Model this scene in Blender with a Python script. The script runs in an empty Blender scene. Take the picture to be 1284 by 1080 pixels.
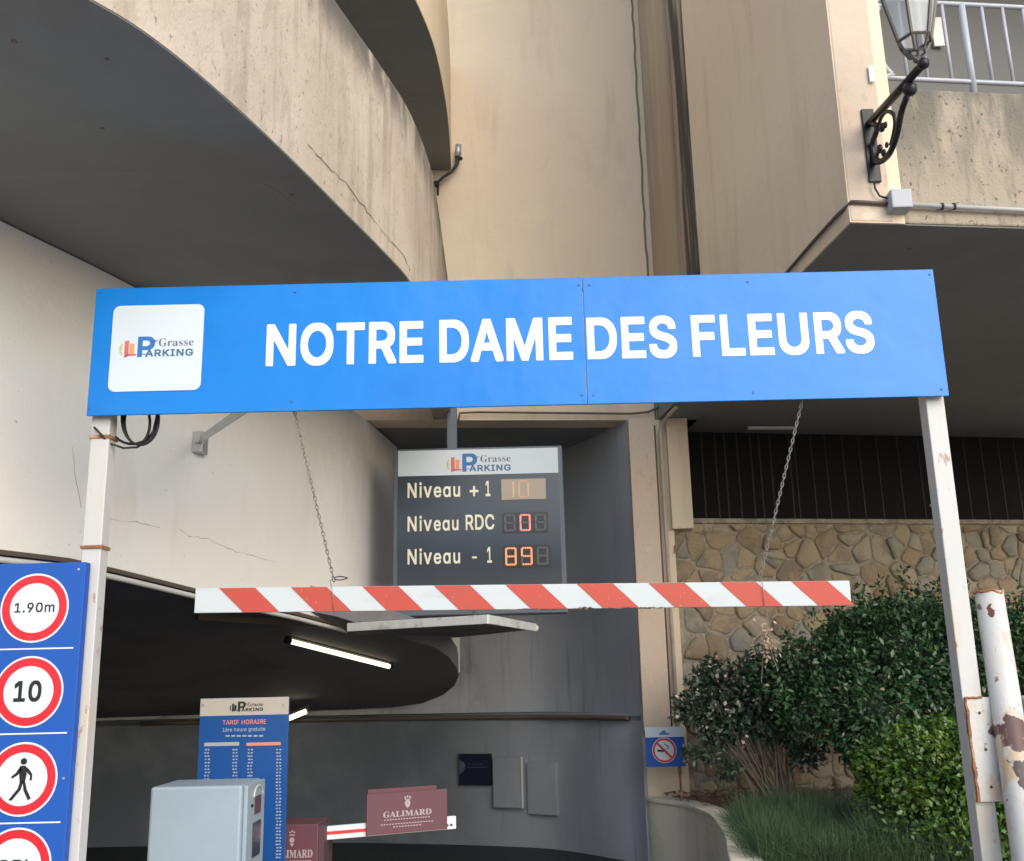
import bpy, bmesh, math, random, json
import numpy as np
from mathutils import Vector, Matrix
from mathutils.geometry import delaunay_2d_cdt
random.seed(7); rng = np.random.default_rng(7)
SC = bpy.context.scene
COL = SC.collection

# ---------------------------------------------------------------- camera, sky, sun, exposure
FPX = 1280.0; PITCH = math.radians(13.7); ROLL = math.radians(1.33); EYE = Vector((0, 0, 1.6))
_f = Vector((0, math.cos(PITCH), math.sin(PITCH))); _r = Vector((1, 0, 0)); _u = Vector((0, -math.sin(PITCH), math.cos(PITCH)))
CR = _r * math.cos(ROLL) - _u * math.sin(ROLL); CU = _u * math.cos(ROLL) + _r * math.sin(ROLL)
cam_d = bpy.data.cameras.new('camera'); cam = bpy.data.objects.new('camera', cam_d); COL.objects.link(cam)
m = Matrix((CR, CU, -_f)).transposed().to_4x4(); m.translation = EYE; cam.matrix_world = m
cam_d.sensor_width = 36; cam_d.lens = 36 * FPX / 1284; cam_d.clip_end = 2000; cam_d.clip_start = 0.02
SC.camera = cam

SUN_EL, SUN_AZ = 32, 148          # degrees; azimuth clockwise from +Y (behind the camera, a little right)
w = bpy.data.worlds.new("World"); SC.world = w; w.use_nodes = True
nt = w.node_tree; bg = nt.nodes['Background']; sky = nt.nodes.new('ShaderNodeTexSky')
sky.sky_type = 'NISHITA'; sky.sun_disc = False; sky.sun_elevation = math.radians(SUN_EL); sky.sun_rotation = math.radians(SUN_AZ)
sky.air_density = 1.0; sky.dust_density = 1.5; sky.ozone_density = 0.4
nt.links.new(sky.outputs[0], bg.inputs[0]); bg.inputs[1].default_value = 0.15
sd = bpy.data.lights.new('sun', 'SUN'); sd.energy = 1.1; sd.angle = math.radians(60); sd.color = (1, 0.965, 0.87)
sun = bpy.data.objects.new('sun', sd); COL.objects.link(sun)
az, el = math.radians(SUN_AZ), math.radians(SUN_EL)
sun.rotation_euler = Vector((math.sin(az) * math.cos(el), math.cos(az) * math.cos(el), math.sin(el))).to_track_quat('Z', 'Y').to_euler()
sun.location = (-3, -8, 14)
vs = SC.view_settings; vs.view_transform = 'Standard'; vs.look = 'None'; vs.gamma = 1; vs.use_curve_mapping = False
vs.exposure = 0.9

# ---------------------------------------------------------------- survey helpers: photo pixel -> point on a real plane
def ray(x, y): return _f + CR * ((x - 642) / FPX) - CU * ((y - 540) / FPX)
def PP(x, y, p0, n):
    d = ray(x, y); n = Vector(n); t = (Vector(p0) - EYE).dot(n) / d.dot(n); return EYE + d * t
def PY(x, y, Y): return PP(x, y, (0, Y, 0), (0, 1, 0))
def PZ(x, y, Z): return PP(x, y, (0, 0, Z), (0, 0, 1))
def PX(x, y, X): return PP(x, y, (X, 0, 0), (1, 0, 0))

# ---------------------------------------------------------------- mesh builder
class MB:
    def __init__(s): s.v = []; s.f = []; s.smooth = False
    def add(s, vs, fs):
        k = len(s.v); s.v += [Vector(p) for p in vs]; s.f += [tuple(i + k for i in f) for f in fs]; return s
    def box(s, a, b):
        x0, y0, z0 = a; x1, y1, z1 = b
        return s.add([(x0,y0,z0),(x1,y0,z0),(x1,y1,z0),(x0,y1,z0),(x0,y0,z1),(x1,y0,z1),(x1,y1,z1),(x0,y1,z1)],
                     [(0,3,2,1),(4,5,6,7),(0,1,5,4),(1,2,6,5),(2,3,7,6),(3,0,4,7)])
    def prism(s, poly, vec):          # poly: list of 3-D points, extruded by vec
        n = len(poly); vec = Vector(vec); p = [Vector(q) for q in poly]
        return s.add(p + [q + vec for q in p], [tuple(range(n))[::-1], tuple(range(n, 2*n))] + [(i, (i+1) % n, n + (i+1) % n, n + i) for i in range(n)])
    def wall(s, plan, z0, z1, th=0.2, side=1):   # a wall following a plan polyline; z0/z1 number or list
        n = len(plan); P = [Vector((p[0], p[1])) for p in plan]; off = []
        for i in range(n):
            a = P[max(0, i-1)]; b = P[min(n-1, i+1)]; t = (b - a).normalized(); off.append(P[i] + Vector((-t.y, t.x)) * th * side)
        Z0 = z0 if isinstance(z0, (list, tuple)) else [z0] * n; Z1 = z1 if isinstance(z1, (list, tuple)) else [z1] * n
        vs = []
        for i in range(n):
            vs += [(P[i].x, P[i].y, Z0[i]), (P[i].x, P[i].y, Z1[i]), (off[i].x, off[i].y, Z1[i]), (off[i].x, off[i].y, Z0[i])]
        fs = []
        for i in range(n-1):
            for j in range(4): fs.append((4*i+j, 4*i+4+j, 4*i+4+(j+1) % 4, 4*i+(j+1) % 4))
        fs += [(0, 1, 2, 3), (4*n-1, 4*n-2, 4*n-3, 4*n-4)]
        return s.add(vs, fs)
    def tube(s, pts, r, n=8, closed=False):
        P = [Vector(p) for p in pts]; m_ = len(P); R = r if isinstance(r, (list, tuple)) else [r] * m_
        vs = []; up = None
        for i in range(m_):
            if closed: t = P[(i+1) % m_] - P[i-1]
            else: t = P[min(m_-1, i+1)] - P[max(0, i-1)]
            t = t.normalized() if t.length > 1e-9 else Vector((0, 0, 1))
            if up is None: up = Vector((0, 0, 1)) if abs(t.z) < .9 else Vector((1, 0, 0))
            a = t.cross(up).normalized(); b = a.cross(t).normalized(); up = b
            vs += [P[i] + (a * math.cos(k*2*math.pi/n) + b * math.sin(k*2*math.pi/n)) * R[i] for k in range(n)]
        fs = []
        for i in range(m_ if closed else m_-1):
            j = (i+1) % m_
            for k in range(n): fs.append((i*n+k, i*n+(k+1) % n, j*n+(k+1) % n, j*n+k))
        if not closed: fs += [tuple(range(n))[::-1], tuple((m_-1)*n+k for k in range(n))]
        return s.add(vs, fs)
    def bar(s, a, b, w, h, up=(0, 0, 1)):       # rectangular bar from a to b
        a = Vector(a); b = Vector(b); t = (b-a).normalized(); up = Vector(up)
        x = t.cross(up).normalized(); y = x.cross(t).normalized()
        q = [x*w/2+y*h/2, -x*w/2+y*h/2, -x*w/2-y*h/2, x*w/2-y*h/2]
        return s.add([a+k for k in q] + [b+k for k in q], [(3,2,1,0),(4,5,6,7)] + [(i,(i+1)%4,4+(i+1)%4,4+i) for i in range(4)])
    def ball(s, c, r, n=8, sc=(1,1,1)):
        c = Vector(c); vs = []; fs = []; m_ = n//2+1
        for i in range(m_+1):
            th = math.pi*i/m_
            for k in range(n): vs.append(c + Vector((math.sin(th)*math.cos(2*math.pi*k/n)*r*sc[0], math.sin(th)*math.sin(2*math.pi*k/n)*r*sc[1], math.cos(th)*r*sc[2])))
        for i in range(m_):
            for k in range(n): fs.append((i*n+k, (i+1)*n+k, (i+1)*n+(k+1)%n, i*n+(k+1)%n))
        return s.add(vs, fs)

WL = {}
def wl(o): return WL.get(o.name, Vector((0, 0, 0))) if o else Vector((0, 0, 0))
def empty(name, loc, label, cat, group=None):
    o = bpy.data.objects.new(name, None); COL.objects.link(o); o.location = loc; o.empty_display_size = .2
    o['label'] = label; o['category'] = cat
    if group: o['group'] = group
    WL[o.name] = Vector(loc); return o
def finish(me, smooth, recalc=True):
    bm = bmesh.new(); bm.from_mesh(me)
    if recalc: bmesh.ops.recalc_face_normals(bm, faces=bm.faces)
    bm.to_mesh(me); bm.free()
    if smooth:
        for p in me.polygons: p.use_smooth = True
def build(name, mb, mat, parent=None, loc=None, label=None, cat=None, kind=None, group=None, bevel=0, smooth=False, recalc=True):
    if loc is None:
        if parent: loc = wl(parent)
        else:
            xs = [v.x for v in mb.v]; ys = [v.y for v in mb.v]; zs = [v.z for v in mb.v]
            loc = Vector(((min(xs)+max(xs))/2, (min(ys)+max(ys))/2, min(zs)))
    loc = Vector(loc)
    me = bpy.data.meshes.new(name); me.from_pydata([tuple(v - loc) for v in mb.v], [], mb.f)
    finish(me, smooth, recalc); me.materials.append(mat)
    o = bpy.data.objects.new(name, me); COL.objects.link(o)
    if parent: o.parent = parent; o.location = loc - wl(parent)
    else: o.location = loc
    WL[o.name] = loc
    if label: o['label'] = label
    if cat: o['category'] = cat
    if kind: o['kind'] = kind
    if group: o['group'] = group
    if bevel:
        b = o.modifiers.new('bevel', 'BEVEL'); b.width = bevel; b.segments = 2; b.limit_method = 'ANGLE'; b.angle_limit = math.radians(40)
    if smooth == 'auto': me.set_sharp_from_angle(angle=math.radians(35))
    return o

# ---------------------------------------------------------------- materials
def mat(name, base, rough=0.8, layers=(), bump=(), metal=0, coat=0, emit=None, estr=0, spec=0.5, island=None, trans=0, alpha=1):
    """layers: (kind, scale_xyz, lo, hi, colour, amount[, mask]) mixed over the base, all in world metres;
    mask = ('z'|'x'|'y', a, b): 0 at a, 1 at b;  bump = (scale, strength, distance)"""
    m = bpy.data.materials.new(name); m.use_nodes = True; n = m.node_tree; N = n.nodes; L = n.links
    p = N['Principled BSDF']; geo = N.new('ShaderNodeNewGeometry'); pos = geo.outputs['Position']
    def math_(op, a, b=None, clamp=False):
        q = N.new('ShaderNodeMath'); q.operation = op; q.use_clamp = clamp
        for i, v in enumerate((a, b)):
            if v is None: continue
            if isinstance(v, (int, float)): q.inputs[i].default_value = v
            else: L.new(v, q.inputs[i])
        return q.outputs[0]
    col = None; rgb = N.new('ShaderNodeRGB'); rgb.outputs[0].default_value = (*base, 1); col = rgb.outputs[0]
    if island:
        mx = N.new('ShaderNodeMix'); mx.data_type = 'RGBA'; L.new(geo.outputs['Random Per Island'], mx.inputs[0])
        L.new(col, mx.inputs[6]); mx.inputs[7].default_value = (*island, 1); col = mx.outputs[2]
    for ly in layers:
        kind, sc, lo, hi, c, amt = ly[:6]
        mp = N.new('ShaderNodeMapping'); L.new(pos, mp.inputs[0]); mp.inputs['Scale'].default_value = sc if kind != 'blob' else (1,1,1)
        mp.inputs['Location'].default_value = (random.random()*20, random.random()*20, random.random()*20)
        if kind == 'noise':
            t = N.new('ShaderNodeTexNoise'); t.inputs['Scale'].default_value = 1; t.inputs['Detail'].default_value = 6; t.inputs['Roughness'].default_value = .6
            t.inputs['Distortion'].default_value = .3; L.new(mp.outputs[0], t.inputs[0]); v = t.outputs[0]
        elif kind == 'voro':
            t = N.new('ShaderNodeTexVoronoi'); t.inputs['Scale'].default_value = 1; L.new(mp.outputs[0], t.inputs[0]); v = t.outputs[0]
        elif kind == 'blob':        # an irregular patch round a point: sc = centre, lo = radii; amount applied inside
            L.new(pos, mp.inputs[0]); mp.vector_type = 'POINT'; rr3 = lo; mp.inputs['Scale'].default_value = tuple(1/k for k in rr3); mp.inputs['Location'].default_value = tuple(-a/b for a, b in zip(sc, rr3))
            ln = N.new('ShaderNodeVectorMath'); ln.operation = 'LENGTH'; L.new(mp.outputs[0], ln.inputs[0])
            nz = N.new('ShaderNodeTexNoise'); nz.inputs['Scale'].default_value = hi; nz.inputs['Detail'].default_value = 4; L.new(pos, nz.inputs[0])
            v = math_('ADD', ln.outputs['Value'], math_('MULTIPLY', math_('SUBTRACT', nz.outputs[0], .5), 2.6)); lo, hi = 1.06, .94
        elif kind == 'crack':
            t = N.new('ShaderNodeTexVoronoi'); t.feature = 'DISTANCE_TO_EDGE'; t.inputs['Scale'].default_value = 1
            nz = N.new('ShaderNodeTexNoise'); nz.inputs['Scale'].default_value = 2.5; L.new(mp.outputs[0], nz.inputs[0])
            ad = N.new('ShaderNodeVectorMath'); ad.operation = 'ADD'; L.new(mp.outputs[0], ad.inputs[0]); L.new(nz.outputs[1], ad.inputs[1])
            L.new(ad.outputs[0], t.inputs[0]); v = t.outputs[0]
        mr = N.new('ShaderNodeMapRange'); mr.clamp = True; mr.interpolation_type = 'SMOOTHSTEP'
        mr.inputs[1].default_value = lo; mr.inputs[2].default_value = hi; mr.inputs[3].default_value = 0; mr.inputs[4].default_value = amt
        if lo > hi: mr.inputs[1].default_value = hi; mr.inputs[2].default_value = lo; mr.inputs[3].default_value = amt; mr.inputs[4].default_value = 0
        L.new(v, mr.inputs[0]); fac = mr.outputs[0]
        for mk in ly[6:]:
            sx = N.new('ShaderNodeSeparateXYZ'); L.new(pos, sx.inputs[0])
            q = N.new('ShaderNodeMapRange'); q.clamp = True; q.interpolation_type = 'SMOOTHSTEP'
            a, b = mk[1], mk[2]; o0, o1 = 0, 1
            if a > b: a, b = b, a; o0, o1 = 1, 0
            q.inputs[1].default_value = a; q.inputs[2].default_value = b; q.inputs[3].default_value = o0; q.inputs[4].default_value = o1
            L.new(sx.outputs['xyz'.index(mk[0])], q.inputs[0]); fac = math_('MULTIPLY', fac, q.outputs[0])
        mx = N.new('ShaderNodeMix'); mx.data_type = 'RGBA'; L.new(fac, mx.inputs[0]); L.new(col, mx.inputs[6]); mx.inputs[7].default_value = (*c, 1); col = mx.outputs[2]
    L.new(col, p.inputs['Base Color']); p.inputs['Roughness'].default_value = rough; p.inputs['Metallic'].default_value = metal
    p.inputs['Coat Weight'].default_value = coat; p.inputs['Coat Roughness'].default_value = .15; p.inputs['Specular IOR Level'].default_value = spec
    if trans: p.inputs['Transmission Weight'].default_value = trans
    if alpha < 1: p.inputs['Alpha'].default_value = alpha
    if emit: p.inputs['Emission Color'].default_value = (*emit, 1); p.inputs['Emission Strength'].default_value = estr
    prev = None
    for bsc, bst, bd in bump:
        t = N.new('ShaderNodeTexNoise'); t.inputs['Scale'].default_value = bsc; t.inputs['Detail'].default_value = 5; L.new(pos, t.inputs[0])
        b = N.new('ShaderNodeBump'); b.inputs['Strength'].default_value = bst; b.inputs['Distance'].default_value = bd; L.new(t.outputs[0], b.inputs['Height'])
        if prev: L.new(prev, b.inputs['Normal'])
        prev = b.outputs[0]
    if prev: L.new(prev, p.inputs['Normal'])
    return m
PB = ((90, .35, .004), (9, .3, .02))
M = {}
TAN = (.67, .57, .42)
M['tan'] = mat('tan_render', TAN, .9, [('noise', (.5,.5,.4), .35, .68, (.73,.59,.46), .85), ('noise', (1.6,1.6,1.1), .5, .68, (.72,.62,.44), .7), ('noise', (40,40,40), .6, .7, (.5,.4,.3), .35), ('voro', (5,5,5), .035, .0, (.2,.15,.1), .7),
    ('noise', (4,4,.7), .52, .75, (.54,.44,.33), .6), ('noise', (14,14,14), .6, .75, (.76,.66,.56), .3)], PB)
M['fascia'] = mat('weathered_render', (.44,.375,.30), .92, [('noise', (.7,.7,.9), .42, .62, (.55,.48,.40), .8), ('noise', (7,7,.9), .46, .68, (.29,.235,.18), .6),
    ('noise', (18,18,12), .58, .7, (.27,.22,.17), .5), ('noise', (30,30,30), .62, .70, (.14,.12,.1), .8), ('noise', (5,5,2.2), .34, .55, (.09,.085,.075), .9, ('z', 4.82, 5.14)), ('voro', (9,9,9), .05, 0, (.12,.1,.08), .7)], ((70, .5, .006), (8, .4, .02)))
M['white'] = mat('white_render', (.87,.86,.845), .9, [('noise', (.6,.6,.6), .4, .65, (.82,.80,.77), .8), ('noise', (3,3,.6), .55, .75, (.74,.70,.63), .5),
    ('noise', (2.5,2.5,2.5), .62, .72, (.84,.84,.83), .6), ('noise', (25,25,25), .66, .74, (.36,.33,.3), .55)], ((60, .4, .004), (5, .35, .03)))
M['soffit'] = mat('grey_soffit', (.225,.23,.225), .75, [('noise', (.6,.6,.6), .4, .7, (.18,.184,.18), .8), ('noise', (6,6,6), .62, .72, (.27,.26,.24), .3), ('voro', (2.2,2.2,2.2), .06, .0, (.04,.04,.04), .7), ('noise', (1.8,1.8,1.8), .52, .64, (.19,.185,.175), .5), ('noise', (.5,7,1), .63, .68, (.27,.26,.24), .35)], ((50, .3, .004),))
M['interior'] = mat('stained_shade_tinted_grey_wall', (.34,.36,.40), .85, [('noise', (1,1,.5), .4, .7, (.22,.235,.275), .8), ('noise', (9,9,.7), .56, .72, (.17,.17,.18), .6), ('noise', (2,2,2), .6, .75, (.40,.41,.42), .5), ('noise', (1.5,1.5,1), .05, .3, (.075,.088,.105), .93, ('x', .8, -1.1)), ('noise', (1.3,1.3,1.3), .4, .7, (.24,.255,.29), .4)], ((50, .35, .006),))  # x-masked dark layer paints the light falloff leftward; the streaks are stains
M['interior_up'] = mat('pale_grey_inner_wall', (.42,.44,.48), .85, [('noise', (1,1,.5), .4, .7, (.34,.36,.40), .8), ('noise', (9,9,.7), .56, .72, (.24,.25,.27), .6), ('noise', (2,2,2), .5, .7, (.13,.14,.16), .8, ('x', .3, -1.4))], ((50, .35, .006),))  # x-masked layer paints deeper shade towards the left end
M['dark_in'] = mat('dark_painted_concrete', (.055,.065,.09), .7, [('noise', (1,1,1), .45, .7, (.055,.055,.06), .8), ('noise', (6,6,.8), .55, .7, (.02,.02,.024), .6)], ((30, .3, .006),))
M['ramp'] = mat('ramp_underside', (.20,.195,.21), .8, [('noise', (1.5,1.5,1.5), .45, .7, (.13,.13,.15), .8), ('noise', (6,6,6), .6, .7, (.25,.25,.26), .4)], ((30, .3, .006),))
M['side'] = mat('pink_tan_render', (.77,.64,.47), .9, [('noise', (.6,.6,.35), .38, .66, (.78,.61,.47), .8), ('noise', (3.5,3.5,.4), .48, .75, (.60,.48,.35), .7), ('noise', (1.2,1.2,1.2), .55, .7, (.76,.66,.47), .6), ('noise', (35,35,35), .6, .7, (.55,.44,.33), .4)], PB)
M['pier'] = mat('pale_pier_render', (.57,.47,.375), .9, [('noise', (1.5,1.5,1.5), .45, .65, (.6,.46,.35), .8), ('noise', (12,12,5), .6, .7, (.42,.33,.25), .5), ('noise', (5,5,5), .6, .72, (.74,.64,.53), .5)], PB)
M['parapet'] = mat('stained_parapet_render', (.36,.31,.24), .93, [('noise', (1.2,1.2,1.2), .45, .65, (.40,.315,.245), .7), ('noise', (7,7,1.3), .36, .58, (.15,.14,.115), .9, ('z', 4.1, 4.7)), ('noise', (20,20,5), .5, .66, (.20,.18,.14), .6), ('noise', (34,34,26), .6, .68, (.07,.065,.055), .85), ('noise', (9,9,5), .55, .7, (.3,.27,.2), .5), ('noise', (6,6,3), .36, .52, (.12,.12,.105), .9, ('z', 4.72, 4.92))], ((60, .6, .008),))
M['balcony'] = mat('grey_balcony_wall', (.155,.158,.155), .8, [('noise', (2,2,1), .45, .7, (.15,.148,.14), .6)], ())
M['bounce_ground'] = mat('pale_bounce_paving', (.22,.21,.195), .9, [('noise', (40,40,40), .55, .7, (.28,.27,.25), .5), ('noise', (.6,.6,.6), .45, .7, (.17,.165,.15), .7)], ((150, .5, .004),))  # unseen ground given a pale tone to bounce light onto walls and soffits
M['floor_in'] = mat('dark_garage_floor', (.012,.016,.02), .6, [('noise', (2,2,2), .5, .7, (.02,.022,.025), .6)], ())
M['blue'] = mat('blue_sign_face', (.002,.185,.62), .30, [('noise', (1.2,1.2,3), .45, .7, (.002,.155,.56), .6), ('noise', (2,2,30), .6, .75, (.01,.22,.64), .3), ('noise', (60,60,20), .66, .72, (.10,.25,.55), .3)], ((.9, .5, .06),), coat=.05, spec=.35)
M['blue2'] = mat('deep_blue_panel', (.004,.08,.40), .6, [('noise', (9,9,9), .64, .72, (.05,.2,.6), .3)], ())
M['blue3'] = mat('rate_board_blue', (.006,.075,.30), .4)
M['whitep'] = mat('white_print', (.64,.69,.73), .4)
M['skyprint'] = mat('logo_card', (.58,.66,.73), .35, coat=.2)
M['post'] = mat('chipped_white_paint', (.53,.53,.525), .5, [('noise', (5,5,1.2), .52, .68, (.55,.47,.35), .7), ('noise', (28,28,10), .63, .67, (.30,.16,.08), .7), ('noise', (1.5,1.5,1.2), .5, .7, (.50,.515,.53), .6)], ((60, .25, .002),))
RB1, RB2, RB3, RB4 = [tuple(PY(x, y, 4.32)) for x, y in ((1270,918),(1277,968),(1236,760),(1250,765))]
M['rustpost'] = mat('flaking_white_paint_on_rust', (.55,.545,.53), .55, [('noise', (3.5,3.5,3.5), .50, .62, (.55,.50,.42), .7), ('blob', RB1, (.068,.25,.085), 9, (.52,.38,.25), .6), ('blob', RB2, (.06,.25,.09), 9, (.50,.36,.24), .6), ('blob', RB1, (.055,.2,.062), 16, (.10,.055,.05), 1), ('blob', RB2, (.05,.2,.06), 18, (.075,.06,.06), 1), ('blob', RB3, (.022,.2,.02), 30, (.13,.12,.12), 1), ('blob', RB4, (.016,.2,.026), 30, (.12,.05,.03), 1), ('noise', (40,40,25), .645, .67, (.2,.09,.05), .9), ('noise', (12,12,5), .56, .64, (.55,.33,.16), .5)], ((40, .5, .004),))
M['rust'] = mat('rust', (.30,.13,.06), .9, [('noise', (30,30,30), .45, .65, (.16,.08,.05), .9), ('noise', (14,14,14), .55, .65, (.5,.36,.22), .7)], ((80, .8, .004),))
M['barwhite'] = mat('bar_white', (.50,.545,.57), .5, [('noise', (6,6,12), .5, .7, (.42,.46,.49), .7), ('noise', (60,60,60), .65, .7, (.35,.33,.3), .6)], ())
M['barred'] = mat('bar_red', (.45,.055,.035), .5, [('noise', (7,7,14), .5, .7, (.38,.065,.045), .8), ('noise', (70,70,70), .66, .7, (.7,.4,.33), .5)], ())
M['grime'] = mat('black_grime', (.06,.055,.05), .9, [('noise', (40,40,40), .5, .6, (.25,.22,.18), .7)])
M['steel'] = mat('galvanised_steel', (.48,.49,.50), .45, [('noise', (20,20,20), .5, .65, (.36,.36,.36), .7)], (), metal=.6)
M['chain'] = mat('chain_steel', (.33,.32,.30), .5, [('noise', (50,50,50), .5, .6, (.22,.17,.12), .8)], (), metal=.7)
M['iron'] = mat('black_wrought_iron', (.016,.017,.02), .42, [('noise', (30,30,30), .55, .65, (.05,.05,.055), .7)], ((60, .3, .002),), metal=.3)
M['lampiron'] = mat('grey_brown_lantern_metal', (.10,.09,.085), .5, metal=.3)
M['glass'] = mat('frosted_lantern_glass', (.60,.63,.64), .3, alpha=.55)
M['cable'] = mat('black_cable', (.012,.012,.013), .5)
M['pipe'] = mat('painted_conduit', (.52,.45,.38), .6, [('noise', (9,9,9), .5, .7, (.4,.33,.27), .8)])
M['greypipe'] = mat('pale_grey_conduit', (.55,.54,.52), .5)
M['darkpipe'] = mat('brown_conduit', (.10,.075,.06), .6)
M['boxgrey'] = mat('grey_plastic_box', (.38,.41,.46), .5)
M['rail'] = mat('grey_blue_painted_rail', (.40,.42,.47), .4, [('noise', (12,12,3), .5, .7, (.48,.50,.54), .6)])
M['slate'] = mat('slate_display_front', (.028,.040,.062), .25, [('noise', (1.5,1.5,1.5), .45, .7, (.035,.045,.06), .8)], coat=.2)
M['frame'] = mat('grey_display_housing', (.10,.125,.16), .4)
M['cream'] = mat('cream_lettering', (.80,.78,.64), .5)
M['ledback'] = mat('led_window', (.02,.016,.022), .3)
M['ledglare'] = mat('glare_tinted_led_window', (.42,.34,.27), .35)  # sun glare on the top window, painted into its base colour
M['ledglare_dots'] = mat('glare_tinted_led_dots', (.72,.50,.34), .5)  # digit dots paled to go with the painted glare
M['ledoff'] = mat('unlit_led_dots', (.10,.12,.14), .4)
M['ledon'] = mat('lit_led_dots', (.75,.30,.14), .4, emit=(1,.42,.2), estr=.25)
M['ledred'] = mat('lit_red_led_dots', (.9,.3,.25), .4, emit=(1,.28,.22), estr=.2)
M['tube'] = mat('lit_fluorescent_tube', (.8,.8,.65), .4, emit=(1,.90,.58), estr=1.3)
M['black'] = mat('black_print', (.012,.012,.014), .5)
M['red'] = mat('traffic_red', (.60,.016,.03), .4)
M['lightred'] = mat('logo_red', (.60,.12,.12), .5)
M['orange'] = mat('logo_orange', (.75,.28,.14), .5)
M['yellow'] = mat('logo_yellow_green', (.50,.50,.16), .5)
M['logoblue'] = mat('logo_blue', (.02,.15,.42), .45)
M['logoslate'] = mat('logo_slate_blue', (.05,.13,.26), .45)
M['logogrey'] = mat('logo_grey', (.12,.13,.16), .5)
M['cabinet'] = mat('pale_blue_grey_cabinet', (.27,.34,.40), .42, [('noise', (2,2,2), .45, .7, (.31,.38,.44), .6)])
M['cabdark'] = mat('dark_screen_glass', (.03,.035,.06), .2)
M['burgundy'] = mat('burgundy_panel', (.125,.045,.06), .55)
M['mauve'] = mat('pale_mauve_print', (.45,.37,.38), .6)
M['plum'] = mat('dark_plum_edge', (.09,.045,.06), .6)
M['beigehdr'] = mat('beige_header', (.50,.46,.40), .45)
M['navy'] = mat('dark_navy_notice', (.006,.010,.022), .4)
M['navygrey'] = mat('navy_notice_print', (.06,.08,.12), .5)
M['void'] = mat('black_void', (.003,.003,.004), .9)
M['slat'] = mat('dark_bronze_bar', (.014,.013,.014), .6)
M['mortar'] = mat('grey_beige_mortar', (.31,.265,.20), .95, [('noise', (6,6,6), .45, .65, (.38,.33,.26), .8), ('noise', (9,9,9), .5, .65, (.17,.145,.11), .7)], ((22, 1, .03), (60,.6,.01)))
SL = [('noise', (9,9,9), .42, .66, (.33,.275,.19), .7), ('noise', (4,4,4), .5, .62, (.17,.145,.11), .6), ('noise', (45,45,45), .58, .7, (.15,.12,.08), .5)]
M['stones'] = [mat('ochre_stone', (.33,.245,.15), .92, SL, ((35, .7, .012),)), mat('buff_stone', (.35,.30,.22), .92, SL, ((35, .7, .012),)),
    mat('grey_stone', (.27,.25,.21), .92, SL, ((35, .7, .012),)), mat('brown_stone', (.26,.185,.115), .92, SL, ((35, .7, .012),)), mat('tan_stone', (.35,.27,.175), .92, SL, ((35, .7, .012),))]
M['planter'] = mat('pale_concrete_planter', (.74,.68,.57), .92, [('noise', (6,6,.9), .5, .7, (.50,.46,.38), .6), ('noise', (1.5,1.5,1.5), .5, .68, (.54,.53,.42), .7)], ((50, .5, .006),))
M['soil'] = mat('brown_mulch', (.24,.13,.085), .95, [('noise', (25,25,25), .45, .62, (.38,.25,.18), .8), ('noise', (40,40,40), .6, .68, (.05,.03,.025), .8)], ((30, 1, .03),))
M['leafd'] = mat('dark_green_leaves', (.020,.060,.024), .42, [('noise', (3,3,3), .45, .68, (.04,.095,.03), .8)], island=(.038,.085,.034))
M['leafs'] = mat('olive_dark_leaves', (.025,.05,.03), .45, island=(.05,.075,.05))
M['leafy'] = mat('yellow_green_leaves', (.055,.12,.014), .4, [('noise', (5,5,5), .5, .7, (.17,.26,.03), .8)], island=(.035,.08,.014))
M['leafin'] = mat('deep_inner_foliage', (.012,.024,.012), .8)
M['bud'] = mat('pale_seed_heads', (.50,.46,.44), .7, island=(.35,.27,.24))
M['grass'] = mat('dark_green_blades', (.02,.055,.025), .6, island=(.055,.10,.04))
M['agave'] = mat('pale_green_succulent', (.12,.24,.12), .45, island=(.07,.16,.07))
M['twig'] = mat('grey_brown_twigs', (.14,.105,.08), .9)
M['dry'] = mat('dried_flowers', (.40,.32,.25), .9, island=(.26,.15,.11))
M['crack'] = mat('dark_crack', (.19,.155,.125), .95)
M['scratch'] = mat('pale_crack', (.32,.31,.29), .9)
M['trim'] = mat('white_trim', (.60,.60,.58), .6)
M['tray'] = mat('white_metal_tray', (.62,.64,.65), .5, [('noise', (8,8,8), .5, .65, (.4,.4,.4), .8)])
M['trayd'] = mat('grimy_tray_underside', (.20,.20,.19), .8, [('noise', (5,5,5), .45, .65, (.09,.09,.085), .9)])
M['notice'] = mat('white_notice', (.78,.78,.76), .5)

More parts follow.
